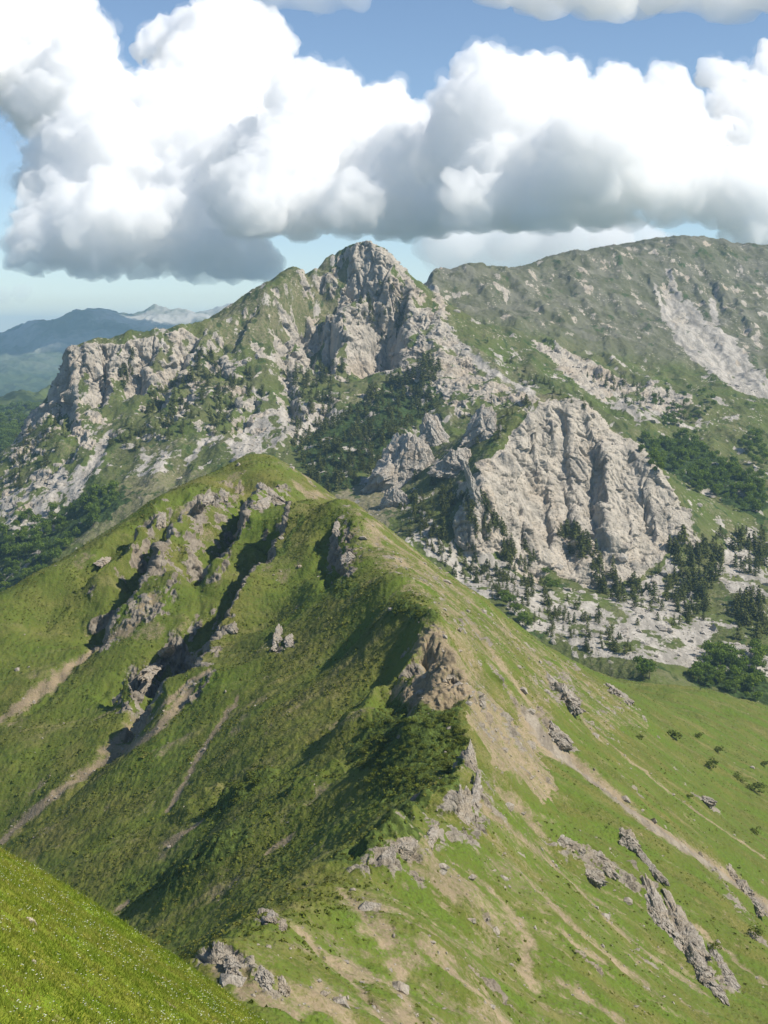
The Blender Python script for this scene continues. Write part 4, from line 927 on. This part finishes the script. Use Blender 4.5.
for kd, kind, name, mat, cat in (('pine', PINES, 'pine_tree', PINE, 'pine tree'), ('broad', BROADS, 'broadleaf_tree', LEAF, 'tree')):
    L = sorted(TREES[kd], key=lambda q: -q[0])
    for i, (px_, loc, h, la, gr_, rz, wid) in enumerate(L[:300]): stand(kind, name, cat, i, loc, h, la, gr_, rz, wid, i < 70)
    merged(kind, L[300:], {'pine': 'pine_woods', 'broad': 'broadleaf_woods'}[kd], mat, {'pine': 'distant dark pines on the mountain', 'broad': 'distant green trees on the mountain'}[kd])
# bushes on the near ridge
bl = []
r = np.random.default_rng(77)
for q in sample_poly([(352,748),(372,722),(402,712),(430,712),(456,712),(470,750),(462,778),(430,795),(395,790),(360,775)], 130, r, 70): bl.append((q[0], q[1], r.uniform(5, 11), 'dark juniper bush in the shaded thicket under the bare brown cliff', 'junipers in the shaded thicket'))
for q in sample_poly([(395,602),(432,608),(430,622),(400,618)], 10, r, 71): bl.append((q[0], q[1], r.uniform(3, 6), 'dark low bush on the brow above the bare brown cliff', 'bushes on the brow'))
for q in sample_poly([(232,775),(262,768),(258,790),(222,808)], 10, r, 72): bl.append((q[0], q[1], r.uniform(6, 10), 'dark bush in the small hollow of the grassy flank', 'bushes in the small hollow'))
for x, y, s, la in [(676,736,15,'round olive bush on the green shoulder at right, widest of them'), (712,765,12,'olive bush below the widest one on the right flank'), (741,779,10,'small olive bush right of two others on the right flank'), (756,788,13,'olive bush nearest the right edge of the flank'), (700,737,8,'small bush beside the widest olive bush'), (718,750,8,'small bush between two olive bushes'), (690,797,6,'tiny bush alone on the bright green strip'),
    (756,832,8,'low bush on the steep grass at right edge'), (714,947,10,'small green bush perched by the jagged outcrops'), (756,932,12,'green bush beside the line of rocks'), (765,764,9,'bush cut by the right edge of the view'), (640,268+470,7,'tiny bush on the right skyline slope')]: bl.append((x, y, s, la, 'bushes on the right flank'))
for i, (x, y, s, la, gr_) in enumerate(bl):
    p, ok = at('hill', x, y+s*.3)
    if ok[0]:
        h = s*p[0][1]/F*(.7 if 'thicket' in la else 1); stand(BUSHES, 'bush', 'bush', i, tuple(p[0]), h, la, gr_, r.uniform(0, 6), r.uniform(1.1, 1.7))
# trees on the hills down in the valley, one mass at this distance
r = np.random.default_rng(5); vt = []
for pix, n in (([(0,405),(60,408),(75,425),(40,445),(0,455)], 420), ([(0,430),(35,428),(60,435),(30,460),(0,470)], 200)):
    q = sample_poly(pix, n, r, 400); P, ok = at('valley', q[:, 0], q[:, 1])
    for j in range(n):
        if ok[j]: vt.append((0, tuple(P[j]), r.uniform(11, 18), '', '', r.uniform(0, 6), 1.2))
merged(BROADS, vt, 'valley_woods', LEAF, 'woods on the hills down in the valley')


# tussocks and low heath covering the flanks, loose stones on bare ground: more than anyone could count
TUFT = leaf_mat('tussock', (.140, .160, .028), (.190, .184, .048), (.115, .142, .024), .25, trans=.25)
def cover_points(n, key, V_, mask, seed):
    r = np.random.default_rng(seed); P = V_[:-1, :-1]; m = mask[:-1, :-1]
    dA = np.abs(np.cross(V_[1:, :-1]-P, V_[:-1, 1:]-P)[..., 2]).ravel()
    px = P[..., 0]/P[..., 1]*F+CX; py = -P[..., 2]/P[..., 1]*F+HY
    w_ = dA*m.ravel()*((px > -20) & (px < 790) & (py < 1050)).ravel()
    i = r.choice(len(w_), n, p=w_/w_.sum()); q = P.reshape(-1, 3)[i]; du = (V_[1:, :-1]-P).reshape(-1, 3)[i]; dv = (V_[:-1, 1:]-P).reshape(-1, 3)[i]
    q = q+du*r.random(n)[:, None]+dv*r.random(n)[:, None]
    k = at(key, q[:, 0]/q[:, 1]*F+CX, -q[:, 2]/q[:, 1]*F+HY)[0][:, 1] > q[:, 1]*.985-2     # only what faces the valley side in view
    return q[k]
def tuft_mesh(P, size, nq, seed, tall=.8):
    r = np.random.default_rng(seed); n = len(P); s = size*r.lognormal(0, .35, n)
    d = r.normal(size=(n, nq, 3)); d[..., 2] = np.abs(d[..., 2]); d /= np.linalg.norm(d, axis=2)[..., None]
    C = P[:, None]+d*s[:, None, None]*[.8, .8, tall]*.62+[0, 0, -.05]
    return quads(C.reshape(-1, 3), (d+r.normal(size=d.shape)*.35).reshape(-1, 3)/1.3, np.repeat(s, nq)*.42, r)
def quads_s(*a): return quads(*a)
g0 = np.clip(1-rock_h*1.5, 0, 1)*np.clip(1-soil_h*1.2, 0.03, 1)
den = np.clip(.35+.9*fbm2(hill_V[..., 0]/18, hill_V[..., 1]/14, 4, 171)+.5*shrub_h, .04, 1.4)
v, f = tuft_mesh(cover_points(46000, 'hill', hill_V, g0*den*(1-right_h), 1), .44, 10, 1, .55); tag(mesh_from('heath_tussocks', v, f, TUFT, smooth=False), 'heath tussocks on the shaded flank', kind='stuff')
v, f = tuft_mesh(cover_points(26000, 'hill', hill_V, g0*den*right_h, 2), .30, 9, 2, .6); tag(mesh_from('grass_tussocks', v, f, TUFT, smooth=False), 'grass tussocks on the sunny flank', kind='stuff')
def stones(name, P, size, mat, label, seed, lo=.35):
    r = np.random.default_rng(seed); n = len(P)
    import bmesh
    bm = bmesh.new(); bmesh.ops.create_icosphere(bm, subdivisions=1, radius=1); sv = np.array([q.co[:] for q in bm.verts]); sf = np.array([[q.index for q in f_.verts] for f_ in bm.faces]); bm.free()
    s = size*np.minimum(4, lo*r.pareto(2.2, n)+lo); a = r.uniform(0, 6.28, n)
    W = sv[None]*(1+.3*r.normal(size=(n, len(sv), 1)))*s[:, None, None]*np.stack([r.uniform(.7, 1.3, n), r.uniform(.7, 1.3, n), r.uniform(.5, .9, n)], 1)[:, None]
    W = W+P[:, None]; return tag(mesh_from(name, W.reshape(-1, 3), (sf[None]+np.arange(n)[:, None, None]*len(sv)).reshape(-1, 3), mat, smooth=False), label, kind='stuff')
stones('loose_stones', cover_points(6500, 'hill', hill_V, np.clip(soil_h*1.0+.5*blur(rock_h, 15)+.012, 0, 1), 3), .42, ROCK_RIDGE, 'loose stones on the bare ground of the ridge', 3)
stones('scree_boulders', cover_points(9000, 'mount', mount_V, np.clip(scree_m+.35*blur(rock_m, 9)+.03, 0, 1)*(mount_V[..., 1] < 2000), 4), 1.3, ROCK_PALE, 'boulders on the scree', 4)

# ------------------------------------------------------------------ clouds
def cloud_mat(name, dens, col=(1, 1, 1)):
    n = N(name); v = n.n('ShaderNodeVolumeScatter'); v.inputs['Color'].default_value = (*col, 1); v.inputs['Density'].default_value = dens; v.inputs['Anisotropy'].default_value = 0.0
    n.l(v.outputs[0], n.out.inputs['Volume']); return n.m
def cloud(name, blobs, D, mat, label, voxel=14, flat=1., amp=(60, 82, 62, 30), seed=0, base=None, kid=24, wisps=None):
    r = np.random.default_rng(seed); V, Fc, off = [], [], 0
    import bmesh
    bm = bmesh.new(); bmesh.ops.create_icosphere(bm, subdivisions=3, radius=1); sv = np.array([q.co[:] for q in bm.verts]); sf = np.array([[q.index for q in f.verts] for f in bm.faces]); bm.free()
    kids = []
    for px, py, rp in blobs:                        # every billow carries smaller billows, mostly on its upper side
        m = D/F; dd = D+r.normal()*rp*m*.7-(py-140)*m*1.05*(wisps is not None); kids.append((px, py, rp*.86, dd))
        for j in range(kid):
            v = r.normal(size=3); v[2] = v[2]*.8+.25; v /= np.linalg.norm(v); s = rp*r.uniform(.17, .42)
            kids.append((px+v[0]*rp*.82, py-v[2]*rp*.82, s, dd+v[1]*rp*m*.82))
    for px, py, rp, dd in kids:
        dd = dd+0; c = np.array(PT(px, py, dd)); R_ = rp*D/F*1.0
        V.append(sv*[R_, R_*1.05, R_*flat]+c); Fc.append(sf+off); off += len(sv)
    tmp = mesh_from('tmp', np.concatenate(V), np.concatenate(Fc)); md = tmp.modifiers.new('r', 'REMESH'); md.mode = 'VOXEL'; md.voxel_size = voxel
    dg = bpy.context.evaluated_depsgraph_get(); ev = tmp.evaluated_get(dg); me = ev.to_mesh()
    n = len(me.vertices); co = np.empty(n*3, np.float32); no = np.empty(n*3, np.float32); me.vertices.foreach_get('co', co); me.vertex_normals.foreach_get('vector', no)
    co = co.reshape(-1, 3).astype(float); no = no.reshape(-1, 3).astype(float); fs = np.array([p.vertices[:] for p in me.polygons]); ev.to_mesh_clear(); bpy.data.objects.remove(tmp)
    x, y, z = co.T
    bil = lambda q, s: 1-2*np.abs(n3(x/q, y/q, z/q, s))
    k = D/9000.
    d = k*(amp[0]*(bil(380*k, 1+seed)-.3)+amp[1]*(bil(150*k, 2+seed)-.3)+amp[2]*(bil(66*k, 3+seed)-.3)+amp[3]*(bil(30*k, 4+seed)-.3))
    co += no*d[:, None]
    if base is not None:
        zb = -(base-HY)/F*co[:, 1]; co[:, 2] = np.where(co[:, 2] < zb, zb-(zb-co[:, 2])*.6, co[:, 2])
    tmp = mesh_from('tmp', co, fs); md = tmp.modifiers.new('r', 'REMESH'); md.mode = 'VOXEL'; md.voxel_size = voxel*.85
    dg = bpy.context.evaluated_depsgraph_get(); me = tmp.evaluated_get(dg).to_mesh(); n = len(me.vertices); co = np.empty(n*3, np.float32); me.vertices.foreach_get('co', co); co = co.reshape(-1, 3)
    fs = np.array([p.vertices[:] for p in me.polygons]); bpy.data.objects.remove(tmp)
    # drop crumbs that came loose: keep the largest connected piece
    par = np.arange(n); E = np.concatenate([fs[:, [0, 1]], fs[:, [1, 2]], fs[:, [2, 3]]])
    for _ in range(200):
        old = par.copy(); p0, p1 = par[E[:, 0]], par[E[:, 1]]; a = np.minimum(p0, p1)
        np.minimum.at(par, p0, a); np.minimum.at(par, p1, a)      # hook the roots, then flatten the trees
        while True:
            q = par[par]
            if (q == par).all(): break
            par = q
        if (par == old).all(): break
    ids, cnt = np.unique(par, return_counts=True); keep = par == ids[cnt.argmax()]
    if 1: fs = fs[keep[fs[:, 0]]]; rm_ = np.cumsum(keep)-1; co = co[keep]; fs = rm_[fs]
    o = mesh_from(name, co, fs, mat)
    if wisps is not None:
        x, y, z = co.T.astype(float); nn = np.zeros_like(co, float); fn = np.cross(co[fs[:, 1]]-co[fs[:, 0]], co[fs[:, 2]]-co[fs[:, 0]])
        for j in range(4): np.add.at(nn, fs[:, j], fn)
        nn /= np.linalg.norm(nn, axis=1)[:, None]+1e-9
        q = fbm3(x/(300*k), y/(300*k), z/(300*k), 5, 60+seed, .62)
        mesh_from('wisps', co+nn*sstep(0, .35, (co[:, 2:3]-co[:, 2].min())/np.ptp(co[:, 2]))*(k*(np.clip(q+.15, .02, 1.2)*75))[:, None], fs, wisps, parent=o)
    return tag(o, label, 'cloud', 'clouds in the sky')
WISP = cloud_mat('wisp_water', .0011)
CM = cloud_mat('cloud_water', .0085)
A = [(40,20,42),(62,40,40),(18,50,40),(72,75,36),(45,95,38),(85,120,38),(118,118,36),(150,115,34),(100,150,44),(135,155,42),(60,185,34),(98,190,42),(48,215,30),(70,238,30),(40,248,22),(110,228,40),(148,235,36),(190,245,30),(235,255,22),(262,260,14),(160,195,38),(90,256,20),(10,20,40),(-20,50,50),
 (215,38,34),(250,44,30),(195,52,28),(165,48,16),(238,75,38),(202,88,40),(250,105,32),(218,125,44),(180,120,36),(215,165,42),(185,200,36)]
B = [(302,95,24),(330,108,30),(300,132,38),(350,132,38),(392,130,34),(335,165,40),(290,172,36),(400,168,38),(300,202,28),(350,208,26),(405,212,24),(435,214,18),(255,205,34),(440,150,30),(430,185,30)]
Cc = [(488,72,20),(500,98,34),(470,118,30),(530,95,30),(560,100,28),(520,130,44),(480,152,40),(570,140,44),(618,110,34),(600,150,42),(650,112,28),(668,96,18),(640,150,42),(682,150,30),(560,180,40),(502,190,40),(610,190,36),(472,202,24),(540,212,20),(660,192,26),(700,190,22),(724,192,26),(742,205,18)]
Dd = [(745,120,26),(770,105,36),(765,150,40),(790,140,50),(760,190,28),(755,228,22),(790,220,40),(720,85,14),(800,90,40)]
cloud('cloud', A, 10800, CM, 'towering white cumulus cloud filling the upper left sky', seed=1, base=268, wisps=WISP)
cloud('cloud', B, 9700, CM, 'lower white cumulus above the main peak, between two bigger clouds', seed=2, base=228, wisps=WISP)
cloud('cloud', Cc, 9000, CM, 'broad heaped cumulus cloud above the high ridge', seed=3, base=224, wisps=WISP)
cloud('cloud', Dd, 9300, CM, 'cumulus cloud cut by the right edge of the view', seed=4, wisps=WISP)
CT = cloud_mat('thin_cloud_water', .0030, (.95, .97, 1))
cloud('cloud', [(460,240,26),(500,240,30),(540,236,32),(580,240,30),(620,246,24),(440,246,18),(650,250,20)], 13000, CT, 'grey-blue veil of cloud low behind the high ridge', voxel=60, flat=.8, seed=5)
cloud('cloud', [(540,-10,26),(600,-12,34),(660,-16,34),(720,-14,30),(770,-12,28),(820,-14,36),(500,-14,18)], 6500, cloud_mat('grey_cloud_water', .006), 'flat grey cloud base along the top right of the sky', voxel=40, flat=.75, seed=6)
cloud('cloud', [(280,-10,18),(320,-8,22),(360,-14,18)], 6500, CT, 'wisp of grey cloud at the top of the sky', voxel=40, flat=.7, seed=7)
cloud('cloud', [(20,292,10),(50,296,8),(0,296,10),(80,298,6),(195,299,6)], 24000, cloud_mat('far_cloud_water', .0009), 'faint low cloud over the distant mountains', voxel=60, flat=.6, amp=(22, 24, 14, 6), seed=8)
cloud('cloud', [(480,268,8),(486,264,6),(606,240,14),(616,232,12)], 15000, CM, 'small white cloud peeping over the high ridge', voxel=40, seed=9)
